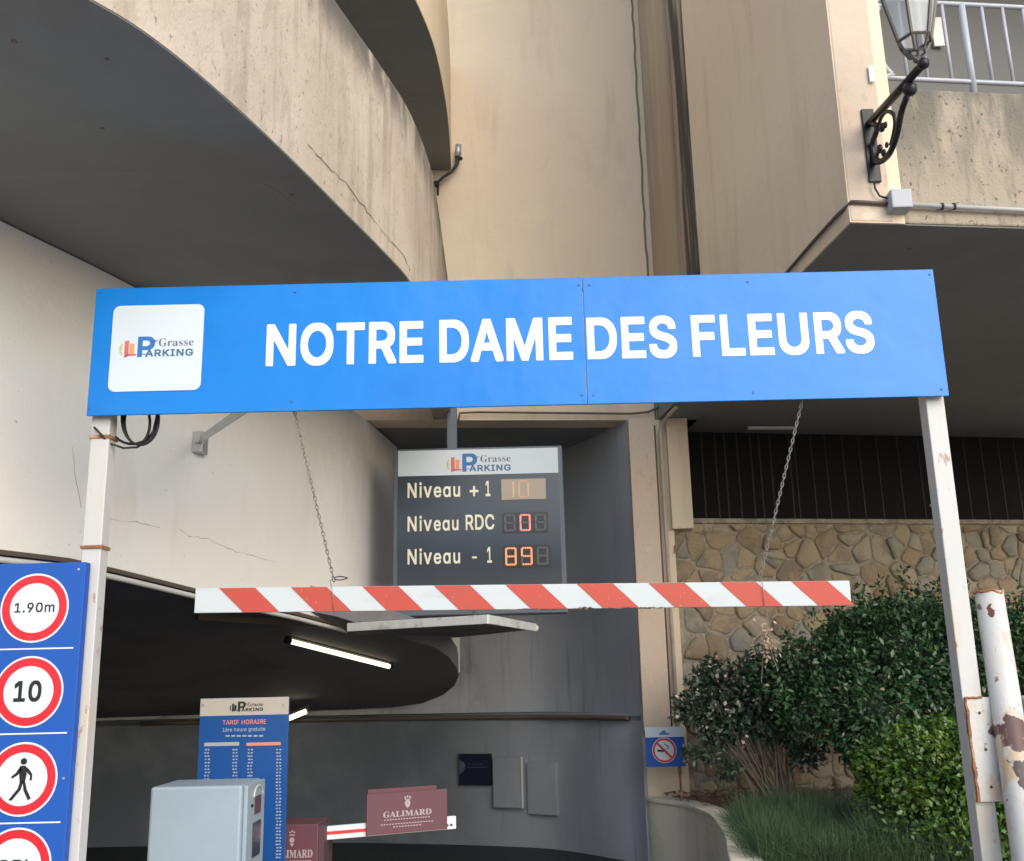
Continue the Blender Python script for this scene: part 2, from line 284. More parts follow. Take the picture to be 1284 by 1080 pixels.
# ---------------------------------------------------------------- lettering
GL = json.loads(r'''{"b":{"N":[575,[[44,-23,137,-24,144,-21,148,-15,149,320,365,-20,373,-24,449,-24,475,-24,483,-20,486,-13,486,521,481,530,475,532,385,532,378,529,374,523,373,192,364,203,159,528,151,532,73,532,47,532,39,528,36,521,36,-13,39,-20]]],"P":[497,[[44,-23,137,-24,146,-19,148,-13,149,161,275,162,311,168,339,178,370,197,392,217,410,241,420,261,428,285,430,299,432,313,432,383,428,409,416,443,399,470,381,488,365,502,327,522,275,532,47,532,38,527,36,521,36,-13,39,-20],[149,267,149,427,231,428,237,426,249,426,275,418,293,404,303,394,312,379,318,359,318,349,318,335,312,317,300,297,293,290,269,274,233,266]]],"M":[680,[[44,-23,135,-24,142,-21,146,-15,147,270,150,267,262,-17,267,-22,273,-24,329,-24,355,-24,361,-22,366,-17,472,257,479,270,480,-15,484,-21,491,-24,581,-24,587,-22,592,-13,592,317,592,521,590,527,581,532,463,532,457,530,452,525,448,517,334,221,315,166,312,169,288,239,175,526,165,532,47,532,41,530,36,521,36,-13,39,-20]]],"G":[572,[[236,-30,297,-31,303,-29,317,-29,341,-25,367,-17,401,-1,417,9,429,19,456,46,474,72,488,100,496,128,502,172,502,268,499,275,491,279,269,279,263,277,258,268,258,186,262,178,269,175,383,175,384,174,384,168,376,146,362,124,342,104,313,87,295,81,265,77,225,87,205,97,187,111,172,126,158,144,148,162,138,188,132,212,132,222,128,242,128,266,132,286,132,298,142,332,154,358,170,382,183,395,203,411,221,421,235,425,259,431,295,425,333,407,365,373,384,332,393,325,489,325,494,328,498,334,498,366,494,386,480,422,453,463,433,483,405,505,371,523,355,529,321,537,307,539,219,539,187,533,159,523,129,507,103,487,80,464,58,434,44,408,32,378,22,344,18,314,16,266,16,222,18,216,18,194,22,164,32,130,44,100,62,68,80,46,108,18,131,1,163,-15,197,-25,217,-29]]],"E":[471,[[44,-23,387,-24,394,-21,398,-15,398,69,395,76,389,80,151,80,148,83,149,203,369,204,375,208,378,215,378,299,375,306,367,310,151,310,148,313,149,427,385,428,392,431,396,437,396,521,393,528,387,532,47,532,39,528,36,521,36,-13,39,-20]]],"O":[585,[[234,-30,295,-31,301,-29,317,-29,347,-23,369,-15,405,3,426,18,453,45,472,70,490,102,500,126,510,160,516,202,516,306,510,346,496,392,484,418,470,442,452,464,427,489,403,507,367,525,343,533,311,539,299,539,221,539,189,533,157,521,131,507,108,490,81,463,64,442,50,418,32,378,24,348,18,312,18,292,16,286,16,222,18,216,18,196,22,172,32,130,44,102,62,70,81,45,94,32,108,18,129,3,165,-15,187,-23,217,-29],[261,77,225,87,205,97,189,109,162,138,146,166,132,210,132,222,128,242,128,266,132,286,132,298,142,332,154,358,174,386,185,397,203,411,223,421,241,427,263,431,272,430,293,427,311,421,327,413,343,401,364,380,372,370,386,346,396,320,402,294,406,266,406,242,402,214,394,182,380,152,362,126,338,104,313,89,281,79,269,77]]],"A":[532,[[0,-23,99,-24,106,-21,118,7,154,115,159,118,323,117,364,1,374,-21,385,-24,475,-24,482,-21,486,-13,486,21,384,295,312,495,298,527,289,532,187,532,180,529,174,519,-8,17,-8,-13,-5,-20],[195,222,194,223,194,229,216,287,236,355,239,357,250,325,284,223]]],"1":[505,[[60,-23,403,-24,410,-21,414,-15,414,67,410,75,403,78,301,79,300,521,296,529,289,532,221,532,183,532,173,528,68,451,62,443,62,345,65,338,71,334,101,334,107,336,185,394,188,393,188,81,185,78,63,78,56,75,52,67,52,-13,55,-20]]],"R":[501,[[44,-23,137,-24,146,-19,148,-13,148,171,151,174,227,173,322,-5,333,-22,339,-24,441,-24,448,-21,452,-13,452,17,355,195,386,217,394,225,404,237,416,261,428,287,432,311,432,393,430,407,424,429,402,471,379,494,369,502,343,516,309,528,277,532,47,532,40,529,36,521,36,-13,39,-20],[149,279,149,427,233,428,239,426,249,426,279,418,296,405,312,385,318,367,320,353,318,339,312,321,297,302,275,288,241,280,221,280,215,278]]],"U":[569,[[214,-31,301,-32,355,-20,389,-4,417,16,443,42,456,61,466,81,476,109,480,131,480,523,476,529,469,532,379,532,370,527,368,521,368,173,360,143,347,120,327,100,315,92,295,84,283,80,257,76,219,84,193,98,181,108,162,133,156,145,148,179,148,521,146,527,137,532,59,532,45,532,38,527,36,521,36,147,42,107,48,89,64,57,78,37,96,19,131,-6,161,-20]]],"0":[505,[[196,-30,253,-31,259,-29,273,-29,297,-23,311,-17,347,5,379,39,402,80,412,108,420,138,428,192,428,316,420,370,404,422,380,468,370,480,346,504,321,521,299,531,267,539,257,539,185,539,149,529,131,521,111,507,80,476,73,467,58,442,48,420,34,374,28,344,28,332,24,308,24,200,26,194,28,164,42,104,62,58,88,22,110,2,123,-7,163,-25,181,-29],[223,75,209,79,189,91,171,109,154,138,146,160,140,184,136,212,136,226,134,232,134,276,136,282,136,296,140,314,140,322,146,348,162,386,174,404,194,422,207,429,225,435,229,433,247,429,263,419,283,399,300,370,314,316,318,286,318,272,320,266,320,242,312,182,300,140,290,120,280,106,257,85,231,75]]],"D":[554,[[44,-23,251,-24,257,-22,275,-22,301,-18,337,-8,373,10,399,28,435,66,450,89,464,117,472,137,480,167,484,197,484,217,486,223,486,287,484,293,484,313,480,341,470,379,440,439,414,467,400,481,377,498,337,518,309,526,273,532,47,532,39,528,36,521,36,-13,39,-20],[149,81,149,427,215,428,261,422,285,414,301,406,317,394,328,383,348,359,358,339,370,299,374,273,374,239,366,193,358,171,346,147,316,115,297,102,281,94,255,86,231,82,201,82,195,80]]],"L":[445,[[44,-23,373,-24,380,-21,384,-15,384,69,381,76,375,80,149,81,148,303,148,521,146,527,137,532,47,532,40,529,36,523,36,-13,39,-20]]],"S":[499,[[180,-32,265,-33,283,-29,291,-29,317,-23,363,-1,381,13,396,28,410,46,426,78,432,106,432,168,426,200,415,221,377,261,327,289,283,303,233,315,191,329,155,353,142,370,142,382,150,398,167,415,185,425,211,433,233,433,265,425,277,419,294,406,302,396,310,380,314,358,321,353,413,353,422,358,424,364,424,382,424,410,422,420,408,456,390,480,366,502,331,523,291,535,265,539,253,539,189,539,163,535,137,529,99,511,71,489,52,468,36,436,28,406,28,346,34,314,49,287,73,261,85,251,105,239,141,223,221,201,275,183,307,161,318,146,318,132,310,116,288,94,269,83,257,79,237,75,225,75,181,83,160,94,142,112,134,126,130,148,125,157,119,161,25,161,17,157,14,150,14,116,16,100,22,78,28,64,40,42,48,32,80,2,115,-17,147,-27]]],"T":[501,[[176,-23,269,-24,276,-21,280,-15,281,427,429,428,437,432,440,439,440,521,435,530,429,532,273,532,19,532,11,528,8,521,8,439,13,430,19,428,165,428,168,425,168,-13,171,-20]]],"K":[519,[[44,-23,137,-24,146,-19,148,-13,148,149,195,197,341,-8,352,-21,359,-24,461,-24,469,-20,472,-13,472,15,468,25,282,285,296,303,398,411,468,487,470,493,470,523,466,529,459,532,347,532,332,519,188,361,149,322,148,521,146,527,137,532,47,532,39,528,36,521,36,-13,39,-20]]],"I":[352,[[15,-23,282,-24,289,-21,293,-15,293,69,290,76,282,80,210,80,207,83,207,425,210,428,282,428,290,432,293,439,293,521,290,528,285,531,18,532,11,529,7,523,7,439,10,432,18,428,90,428,93,425,93,83,90,80,18,80,10,76,7,69,7,-13,10,-20]]],"F":[462,[[44,-23,137,-24,144,-21,148,-15,149,195,359,196,368,201,370,207,370,291,367,298,361,302,149,303,149,427,281,428,381,428,389,432,392,439,392,521,389,528,383,532,47,532,38,527,36,521,36,-13,39,-20]]]},"m":{".":[216,[[76,-17,125,-16,142,-5,152,9,154,55,152,73,142,87,115,100,65,98,49,87,38,73,36,39,38,11,49,-5,65,-16]]],"m":[638,[[40,-13,126,-13,127,221,131,253,139,275,154,293,172,306,204,314,216,312,240,296,255,275,259,255,260,-13,348,-13,349,235,359,277,386,304,396,310,410,314,434,312,460,298,477,273,481,255,481,67,482,-13,568,-14,571,-11,571,287,567,313,555,343,539,365,523,379,478,398,420,400,368,390,318,353,305,371,288,386,250,400,204,400,164,392,126,368,125,389,122,392,42,392,39,389]]],"i":[195,[[40,-13,124,-14,127,-11,126,391,42,392,39,389],[59,431,108,430,125,439,137,453,139,495,137,513,127,527,106,536,68,538,54,536,40,526,29,513,27,495,29,455,40,441]]],"T":[477,[[179,-13,267,-14,270,-11,271,437,427,438,430,441,429,521,271,522,21,522,18,519,19,439,175,438,178,435]]],"a":[453,[[158,-21,239,-20,267,-10,293,10,296,9,296,-11,299,-14,383,-14,386,-11,386,389,383,392,299,392,296,389,295,366,279,378,261,390,223,398,161,398,117,386,90,369,67,348,40,307,28,273,20,229,20,149,24,119,40,71,64,31,80,15,117,-10],[197,62,173,70,138,101,116,147,110,193,116,231,128,263,139,278,171,306,203,316,209,314,233,308,251,298,278,267,294,223,298,179,286,127,270,99,243,74,221,64]]],"C":[538,[[236,-20,297,-21,351,-11,395,9,422,28,443,49,472,94,486,140,486,170,483,173,395,173,372,124,343,95,299,73,259,68,217,79,186,98,164,120,144,148,130,180,118,240,118,268,128,322,138,350,166,392,205,423,237,437,263,441,301,435,341,415,367,389,376,380,395,334,485,334,486,368,474,408,451,449,419,483,393,501,353,519,291,529,223,529,191,523,163,513,113,481,72,436,42,376,28,310,26,224,34,162,42,132,54,104,86,54,129,15,189,-13]]],"1":[481,[[63,-13,401,-14,404,-11,403,67,291,69,290,519,287,522,209,522,179,520,72,441,72,347,75,344,101,344,197,413,198,71,195,68,63,67]]],"9":[481,[[117,-13,211,-14,216,-11,336,165,388,257,400,299,400,399,386,441,369,468,344,495,309,516,277,526,223,530,203,530,165,524,147,518,111,498,78,463,60,431,54,409,50,387,52,303,60,271,81,236,106,211,139,192,177,182,230,181,116,15],[213,260,180,277,156,303,142,337,142,365,154,397,168,415,186,431,213,444,240,443,265,432,289,410,310,369,312,347,310,333,298,305,279,282,267,272,239,260]]],"D":[530,[[47,-13,249,-14,299,-8,335,2,367,18,393,36,427,72,454,119,470,169,476,225,476,285,470,339,460,377,432,433,411,456,371,490,335,508,283,520,47,521],[139,71,139,437,217,438,263,432,307,414,335,390,356,365,368,341,384,275,384,237,376,191,354,141,322,107,303,94,271,80,233,72]]],"N":[551,[[47,-13,135,-14,138,-11,139,356,373,-13,475,-13,476,517,473,522,387,522,384,519,383,156,151,521,47,521]]],"R":[477,[[47,-13,137,-13,139,183,229,184,236,179,339,-13,441,-13,442,15,342,199,381,226,398,247,414,277,420,299,422,391,414,427,400,455,372,487,331,510,307,518,275,522,47,521],[139,269,139,437,251,436,281,428,303,412,322,387,330,353,320,313,303,294,283,280,243,270]]],"+":[481,[[184,21,268,21,270,157,402,158,405,161,404,239,270,241,268,377,184,377,182,241,50,240,47,237,48,159,182,157]]],"v":[417,[[149,-13,240,-13,385,363,385,389,382,392,290,390,207,157,197,125,193,125,98,391,4,391,3,363]]],"P":[473,[[47,-13,137,-13,139,171,273,172,301,176,345,192,375,214,394,235,410,263,418,289,422,315,422,381,418,407,406,441,391,464,378,477,359,494,325,512,273,522,47,521],[139,257,139,437,251,436,277,428,301,412,320,387,328,361,328,333,320,309,299,282,271,264,235,256]]],"0":[481,[[198,-20,271,-19,309,-7,341,13,371,45,392,82,410,140,418,194,418,314,410,368,394,420,372,462,340,496,297,521,255,529,189,529,161,523,137,513,118,500,88,470,66,436,52,402,38,342,34,306,34,202,38,166,52,106,70,64,96,28,129,1,165,-15],[221,65,191,77,177,88,162,104,144,136,130,182,126,210,124,278,136,350,144,372,164,408,191,433,223,445,231,443,249,439,269,427,291,405,310,372,324,318,330,240,324,192,316,156,298,114,288,100,263,77,233,65]]],"u":[438,[[149,-18,214,-19,226,-17,262,-3,282,11,283,-12,286,-15,368,-15,371,-12,371,390,368,393,282,392,281,150,271,114,257,96,234,75,200,65,178,69,163,78,146,95,131,124,127,160,126,392,40,392,39,104,47,62,63,30,87,6,116,-11]]],"G":[548,[[238,-20,315,-19,365,-7,411,17,448,52,478,102,486,130,492,174,492,266,489,269,269,268,269,186,395,185,398,182,396,172,386,144,371,119,335,87,297,71,273,67,217,79,181,103,150,138,128,186,118,240,122,298,138,350,164,390,205,423,219,431,259,441,299,435,339,415,360,394,374,378,392,338,397,335,485,335,488,338,488,364,472,416,445,457,427,475,399,497,369,513,319,527,221,529,189,523,161,513,135,499,109,479,88,458,66,428,42,376,32,342,28,312,28,196,32,166,42,132,54,102,70,74,114,26,137,9,165,-5,199,-15]]],"L":[421,[[47,-13,371,-14,374,-11,373,69,139,71,138,285,137,521,49,522,46,519]]],"e":[432,[[170,-21,259,-20,293,-12,315,-2,337,14,366,47,378,73,378,103,325,118,293,118,269,86,243,68,201,62,165,74,134,103,122,123,115,153,381,154,384,157,384,227,382,257,376,283,358,325,324,363,307,376,281,388,223,398,159,396,135,390,101,374,68,345,40,303,26,263,20,227,20,147,30,99,54,49,81,18,99,4,127,-10],[117,235,122,255,137,278,173,308,195,314,225,312,249,300,262,287,280,263,289,235]]]},"i":{"H":[533,[[53,-7,131,-7,132,221,207,224,383,223,385,-7,463,-7,464,503,461,516,385,515,383,297,135,296,131,515,53,515]]],"a":[441,[[164,-15,233,-14,261,-4,301,30,303,-7,380,-5,380,383,305,386,301,348,287,360,263,380,235,390,167,392,123,380,73,342,46,301,34,267,26,223,26,155,46,77,86,21,123,-4],[191,56,155,72,128,101,110,141,104,199,110,237,134,285,169,314,215,320,257,304,284,273,300,227,304,173,292,121,276,93,233,60]]],"h":[426,[[46,-7,120,-7,125,251,133,275,152,298,190,318,222,320,248,310,269,291,287,249,288,-7,364,-7,365,229,365,269,353,321,330,356,290,384,250,392,182,388,146,372,122,350,120,515,46,515]]],"g":[441,[[178,-158,233,-159,297,-145,335,-123,370,-78,380,-36,379,386,305,386,303,347,261,381,233,391,163,391,127,381,102,368,69,337,35,269,26,226,30,128,46,82,87,31,145,1,211,-3,259,7,302,38,302,-20,296,-40,271,-69,251,-81,217,-89,163,-81,131,-59,107,-33,93,-33,45,-60,46,-82,74,-118,127,-149],[197,67,163,77,130,106,110,146,104,202,116,254,138,290,167,313,211,321,249,309,282,276,302,222,304,178,292,128,276,102,237,73]]],"e":[420,[[176,-15,253,-14,309,4,331,20,360,53,372,79,371,99,299,112,275,80,249,62,193,56,159,68,128,97,116,117,107,159,375,160,378,217,370,277,352,319,319,356,285,378,217,392,175,392,107,368,74,339,46,297,30,247,26,153,36,105,60,55,87,24,133,-4],[107,229,116,261,130,283,167,314,199,322,229,318,268,293,292,257,297,229]]],"u":[426,[[155,-12,228,-9,266,9,288,29,290,-8,364,-8,365,384,288,386,287,144,277,108,263,90,240,69,206,59,172,63,140,89,125,118,121,154,121,384,46,386,45,110,53,68,69,36,93,12,122,-5]]],"E":[435,[[53,-7,382,-5,379,64,132,67,133,219,359,220,361,293,143,294,132,297,133,443,380,447,377,516,53,515]]],"A":[496,[[9,-7,93,-7,143,133,333,134,387,-7,469,-7,470,13,372,275,285,514,193,515,14,27],[171,206,236,415,242,413,256,365,309,207]]],"O":[549,[[242,-14,287,-15,339,-7,415,33,439,57,474,110,494,168,500,210,500,298,494,338,480,384,456,430,415,475,391,493,335,517,291,523,229,523,197,517,169,507,119,475,79,431,60,398,34,304,32,230,38,180,48,138,76,82,96,56,141,17,195,-7],[253,61,211,73,187,87,140,138,116,204,112,274,132,356,160,398,215,437,255,447,280,446,339,427,386,382,408,340,418,304,422,234,410,174,376,114,321,73,277,61]]],"1":[469,[[69,-7,398,-5,397,61,284,65,283,515,195,516,79,436,78,353,95,350,204,427,204,65,69,61]]],"R":[465,[[53,-7,131,-7,133,189,237,190,345,-7,435,-7,434,13,330,203,384,243,414,303,416,385,394,449,366,481,325,504,269,516,53,515],[133,263,133,443,257,442,287,434,309,418,328,393,336,347,326,307,309,288,289,274,249,264]]],"è":[420,[[176,-15,253,-14,309,4,331,20,360,53,372,79,371,99,299,112,275,80,249,62,193,56,159,68,128,97,116,117,107,159,375,160,378,217,370,277,352,319,319,356,285,378,217,392,175,392,107,368,74,339,46,297,30,247,26,153,36,105,60,55,87,24,133,-4],[107,229,116,261,130,283,167,314,199,322,229,318,268,293,292,257,297,229],[172,421,238,423,238,439,192,533,175,536,108,533,108,517]]],"i":[183,[[46,-7,121,-5,120,385,45,383],[65,437,108,438,131,459,131,507,121,521,100,530,60,530,35,507,35,461,46,447]]],"r":[275,[[46,-7,120,-7,125,255,140,284,168,308,208,318,250,315,250,391,224,392,188,392,158,384,120,354,118,385,46,385]]],"I":[316,[[24,-7,276,-7,276,63,191,67,191,435,194,444,276,445,276,515,24,515,24,445,108,443,109,399,109,67,24,63]]],"T":[465,[[185,-7,264,-5,265,443,424,447,423,515,265,516,24,513,25,445,184,441]]],"F":[426,[[53,-7,131,-7,133,211,353,213,353,285,133,287,133,443,225,444,375,445,375,515,53,515]]],"t":[243,[[136,-11,215,-8,220,17,209,61,159,60,143,70,136,85,134,315,211,319,212,383,135,387,134,447,133,477,57,477,55,387,-1,385,-2,321,55,317,58,63,72,27,85,12]]]},"s":{"G":[516,[[250,-13,287,-14,349,-6,397,6,446,25,450,31,450,135,452,155,461,170,473,176,499,178,504,185,504,197,497,202,275,202,270,195,270,183,274,179,313,174,327,166,336,153,338,119,336,47,323,28,309,20,293,18,245,20,221,30,201,46,184,67,168,99,156,145,150,227,156,319,181,390,215,426,253,436,285,438,297,436,327,424,346,411,380,377,398,349,416,309,423,304,436,305,440,309,440,323,440,461,436,467,419,468,404,447,387,440,325,460,287,468,223,468,169,454,139,440,114,423,90,401,68,375,46,339,30,295,24,261,24,197,30,161,40,129,52,103,77,68,91,52,141,14,201,-8]]],"A":[445,[[-9,-3,124,-4,129,-1,131,15,128,20,92,28,79,49,83,73,106,127,248,128,255,119,269,83,279,45,277,35,268,28,228,20,225,15,225,3,230,-4,442,-4,447,1,447,17,438,24,424,26,413,37,387,87,361,149,233,455,222,470,206,470,199,461,49,83,21,33,8,24,-8,22,-13,17,-13,3],[120,165,176,305,178,305,183,297,195,267,235,165]]],"L":[434,[[15,-3,400,-4,406,0,431,151,428,156,412,158,405,153,391,119,375,91,348,62,336,54,316,44,288,36,260,32,202,34,189,47,187,61,185,217,185,377,191,415,198,424,208,430,248,434,253,441,252,454,246,458,206,458,18,458,12,454,11,441,16,434,38,432,59,421,67,407,71,383,69,53,60,36,50,28,13,19,11,3]]],"I":[269,[[13,-3,242,-4,249,1,249,15,245,21,206,30,193,43,187,71,189,409,197,423,214,432,244,436,247,451,243,457,16,458,9,453,9,439,14,434,44,432,60,424,69,411,71,393,69,53,58,34,11,19,9,3]]],"M":[642,[[14,-3,165,-4,172,1,172,15,169,20,139,24,123,32,112,51,108,83,109,368,264,3,271,-4,287,-4,294,3,449,373,448,55,446,43,431,28,395,20,392,15,392,1,399,-4,613,-4,620,1,620,11,620,17,615,22,583,26,569,42,564,79,566,403,577,422,591,430,618,437,620,451,616,457,451,458,446,455,317,154,188,455,183,458,17,458,10,451,13,436,53,428,68,413,70,63,68,49,56,33,37,24,12,19,10,3]]],"R":[481,[[15,-3,238,-4,243,-1,245,15,242,20,218,24,200,32,189,51,185,83,185,205,188,208,198,208,337,-3,478,-4,483,1,483,15,476,22,452,31,434,52,335,199,323,217,323,223,362,238,388,258,403,275,417,303,421,331,419,361,409,389,387,415,368,430,338,444,278,456,16,458,11,451,13,437,38,432,56,424,67,407,69,397,71,73,69,51,58,34,46,26,16,22,12,18,11,3],[186,239,185,383,193,419,204,426,232,426,258,422,279,407,295,379,299,349,299,315,295,291,287,273,271,255,250,244,224,238]]],"D":[504,[[19,-3,232,-4,322,8,338,12,404,50,413,59,457,127,471,217,469,275,455,329,437,365,400,404,375,423,332,444,280,456,18,458,13,455,11,441,16,434,42,432,58,423,67,407,69,393,69,59,67,45,60,33,46,24,20,22,16,18,15,3],[216,28,202,30,193,37,185,75,185,383,193,421,204,428,228,428,274,418,281,415,292,404,317,379,339,317,347,231,345,177,339,139,329,103,315,75,298,54,278,40,252,30]]]},"l":{"G":[504,[[250,-7,287,-8,349,0,397,12,443,31,446,155,456,173,473,182,497,185,498,193,495,196,277,195,277,185,313,180,330,171,342,153,344,89,342,47,328,25,309,14,293,12,245,14,221,24,201,40,178,67,162,99,150,145,146,173,144,233,150,319,175,390,214,431,234,437,261,444,285,444,327,430,355,410,385,378,404,349,421,311,433,311,433,461,419,461,407,442,387,434,325,454,287,462,223,462,193,456,139,434,114,417,84,387,58,351,36,295,30,261,30,197,42,141,58,103,83,68,101,50,141,20,171,8,203,-2]]],"r":[283,[[21,3,193,3,194,11,191,16,158,23,148,47,146,189,150,221,160,241,173,256,187,262,206,253,223,232,249,224,263,226,273,232,286,251,286,279,273,303,255,314,231,316,209,312,185,298,166,279,147,253,144,257,143,307,23,307,23,295,48,285,54,255,54,55,48,27,21,15]]],"a":[340,[[248,-7,275,-6,293,0,313,14,326,29,319,39,303,32,292,43,290,233,284,257,274,277,263,290,247,302,217,312,191,316,123,314,93,306,68,293,50,277,38,259,36,245,36,227,40,213,48,203,67,194,87,194,109,204,120,221,118,239,102,273,113,290,145,298,175,292,188,283,198,267,200,255,200,191,195,186,117,162,83,146,55,128,32,103,24,83,22,61,28,31,41,13,63,-2,85,-6,111,-6,147,2,177,18,199,35,204,29,206,15,216,3,233,-6],[147,32,137,34,129,42,122,49,118,61,116,87,120,113,139,142,165,160,176,163,195,170,200,167,200,63,173,38]]],"s":[284,[[39,-7,49,-8,62,7,71,10,89,8,105,0,139,-8,175,-6,193,-2,213,8,238,31,250,57,254,75,254,95,252,125,238,153,213,176,145,210,116,229,103,259,110,281,129,296,151,298,173,294,196,279,207,268,218,253,229,225,241,225,242,313,239,316,231,316,223,306,209,304,155,316,119,316,81,302,54,275,40,241,40,209,42,193,54,171,73,152,87,142,155,108,180,89,186,83,194,55,192,41,187,34,176,23,163,16,133,14,113,18,86,37,73,52,62,71,51,101,39,101]]],"e":[297,[[135,-7,158,-8,192,-4,230,14,257,37,282,73,270,83,245,57,216,42,198,40,164,48,135,73,121,111,115,165,120,168,278,168,281,171,281,187,277,213,265,253,249,277,226,298,208,308,186,314,140,316,104,306,74,286,49,259,31,221,23,185,21,147,29,93,47,51,72,22,100,2],[116,190,113,201,117,245,126,276,142,294,158,298,176,296,188,286,195,277,197,267,203,219,202,192,198,190]]]}}''')
_tc = {}
def glyph_tris(font, ch):
    key = (font, ch)
    if key in _tc: return _tc[key]
    cs = GL[font][ch][1]; V = []; E = []
    for c in cs:
        pts = [(c[2*i]/1000, c[2*i+1]/1000) for i in range(len(c)//2)]
        q = [p for i, p in enumerate(pts) if p != pts[i-1]]; k = len(V); n = len(q)
        V += [Vector(p) for p in q]; E += [(k+i, k+(i+1) % n) for i in range(n)]
    vo, eo, fo, *_ = delaunay_2d_cdt(V, E, [], 0, 1e-6, False)
    out = []
    for f in fo:
        cx = sum(vo[i].x for i in f)/len(f); cy = sum(vo[i].y for i in f)/len(f); w_ = False
        for a, b in E:
            ya, yb = V[a].y, V[b].y
            if (ya > cy) != (yb > cy) and cx < V[a].x+(V[b].x-V[a].x)*(cy-ya)/(yb-ya): w_ = not w_
        if w_: out.append(tuple(f))
    _tc[key] = ([(v.x, v.y) for v in vo], out); return _tc[key]
def text_tris(s, font='i', bold=0.0, track=0):
    V = []; Fc = []; x = 0
    for ch in s:
        if ch == ' ': x += 240; continue
        gv, gf = glyph_tris(font, ch); k = len(V)
        V += [(a+x/1000, b) for a, b in gv]; Fc += [tuple(i+k for i in f) for f in gf]; x += GL[font][ch][0] + track
    return V, Fc
class Face:                        # a flat sign face: origin o, right R, up U, normal N
    def __init__(s, o, R, U, N): s.o = Vector(o); s.R = Vector(R); s.U = Vector(U); s.N = Vector(N)
    def p(s, a, b, h=0): return s.o + s.R*a + s.U*b + s.N*h
    def at(s, x, y):               # photo pixel -> face coordinates
        q = PP(x, y, s.o, s.N) - s.o; return q.dot(s.R), q.dot(s.U)
    def text(s, mb, t, a0, b0, a1, b1, font='i', bold=0.0, h=.002, track=0):
        V, Fc = text_tris(t, font, bold, track); x0 = min(v[0] for v in V); x1 = max(v[0] for v in V); y0 = min(v[1] for v in V); y1 = max(v[1] for v in V)
        mb.add([s.p(a0+(v[0]-x0)/(x1-x0)*(a1-a0), b0+(v[1]-y0)/(y1-y0)*(b1-b0), h) for v in V], Fc)
    def poly(s, mb, pts, h=.002, th=.001): mb.prism([s.p(a, b, h) for a, b in pts], s.N*th)
    def rect(s, mb, a0, b0, a1, b1, h=.002, th=.001): s.poly(mb, [(a0,b0),(a1,b0),(a1,b1),(a0,b1)], h, th)
    def rrect(s, mb, a0, b0, a1, b1, r, h=.002, th=.001):
        pts = []
        for cx, cy, k in ((a1-r,b1-r,0),(a0+r,b1-r,1),(a0+r,b0+r,2),(a1-r,b0+r,3)):
            for j in range(7): t = (k+j/6)*math.pi/2; pts.append((cx+r*math.cos(t), cy+r*math.sin(t)))
        s.poly(mb, pts, h, th)
    def disc(s, mb, a, b, r, h=.002, th=.001, n=40): s.poly(mb, [(a+r*math.cos(2*math.pi*i/n), b+r*math.sin(2*math.pi*i/n)) for i in range(n)], h, th)
    def ring(s, mb, a, b, r0, r1, h=.002, th=.001, n=48):
        for i in range(n):
            t0, t1 = 2*math.pi*i/n, 2*math.pi*(i+1)/n
            mb.add([s.p(a+r*math.cos(t), b+r*math.sin(t), hh) for hh in (h, h+th) for r, t in ((r0,t0),(r1,t0),(r1,t1),(r0,t1))],
                   [(4,5,6,7),(1,2,6,5),(0,3,7,4)])
def logo(fc, parent, a0, b0, w, dark=False):
    """the town parking emblem: little coloured houses, a big P, and two words; w = overall width, (a0,b0) lower left"""
    k = w/770.
    X = lambda x: a0+(x-250)*k
    Y = lambda y: b0+(645-y)*k
    bl = M['black'] if dark else None
    def out(nm, fn, mt):
        mb = MB(); fn(mb); build(nm, mb, bl or mt, parent)
    def houses(mb): fc.poly(mb, [(X(300),Y(640)),(X(330),Y(632)),(X(330),Y(455)),(X(345),Y(452)),(X(347),Y(600)),(X(430),Y(602)),(X(428),Y(618)),(X(345),Y(622))][::-1]); fc.rect(mb, X(304),Y(625),X(328),Y(460))
    out('emblem_tower', houses, M['lightred'])
    out('emblem_house', lambda mb: (fc.poly(mb, [(X(356),Y(598)),(X(404),Y(594)),(X(404),Y(488)),(X(380),Y(492)),(X(356),Y(484))])), M['orange'])
    out('emblem_leaf', lambda mb: (fc.poly(mb, [(X(285),Y(612)),(X(268),Y(606)),(X(256),Y(580)),(X(250),Y(550)),(X(256),Y(515)),(X(268),Y(494)),(X(285),Y(486)),(X(274),Y(520)),(X(278),Y(548)),(X(268),Y(560)),(X(276),Y(585))])), M['yellow'])
    out('emblem_letter', lambda mb: (fc.text(mb, 'P', X(438),Y(637),X(615),Y(415), 'b'), fc.rect(mb, X(590), Y(462), X(640), Y(456)), fc.rect(mb, X(585), Y(476), X(632), Y(470)), fc.rect(mb, X(490), Y(610), X(528), Y(602))), M['logoblue'])
    out('emblem_word', lambda mb: fc.text(mb, 'ARKING', X(522),Y(636),X(1016),Y(558), 'b'), M['logoslate'])
    out('emblem_town_name', lambda mb: (fc.text(mb, 'G', X(655),Y(527),X(738),Y(440), 'l'), fc.text(mb, 'rasse', X(745),Y(525),X(1016),Y(468), 'l')), M['logogrey'])

# ================================================================ GROUND
mb = MB(); mb.add([(-300,-300,0),(300,-300,0),(300,300,0),(-300,300,0)], [(0,1,2,3)])
build('unseen_bounce_ground', mb, M['bounce_ground'], loc=(0,0,0), kind='structure')
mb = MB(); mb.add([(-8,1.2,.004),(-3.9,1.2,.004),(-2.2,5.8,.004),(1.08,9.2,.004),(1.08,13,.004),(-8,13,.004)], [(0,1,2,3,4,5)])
build('garage_floor', mb, M['floor_in'], loc=(-2,8,.004), kind='structure')

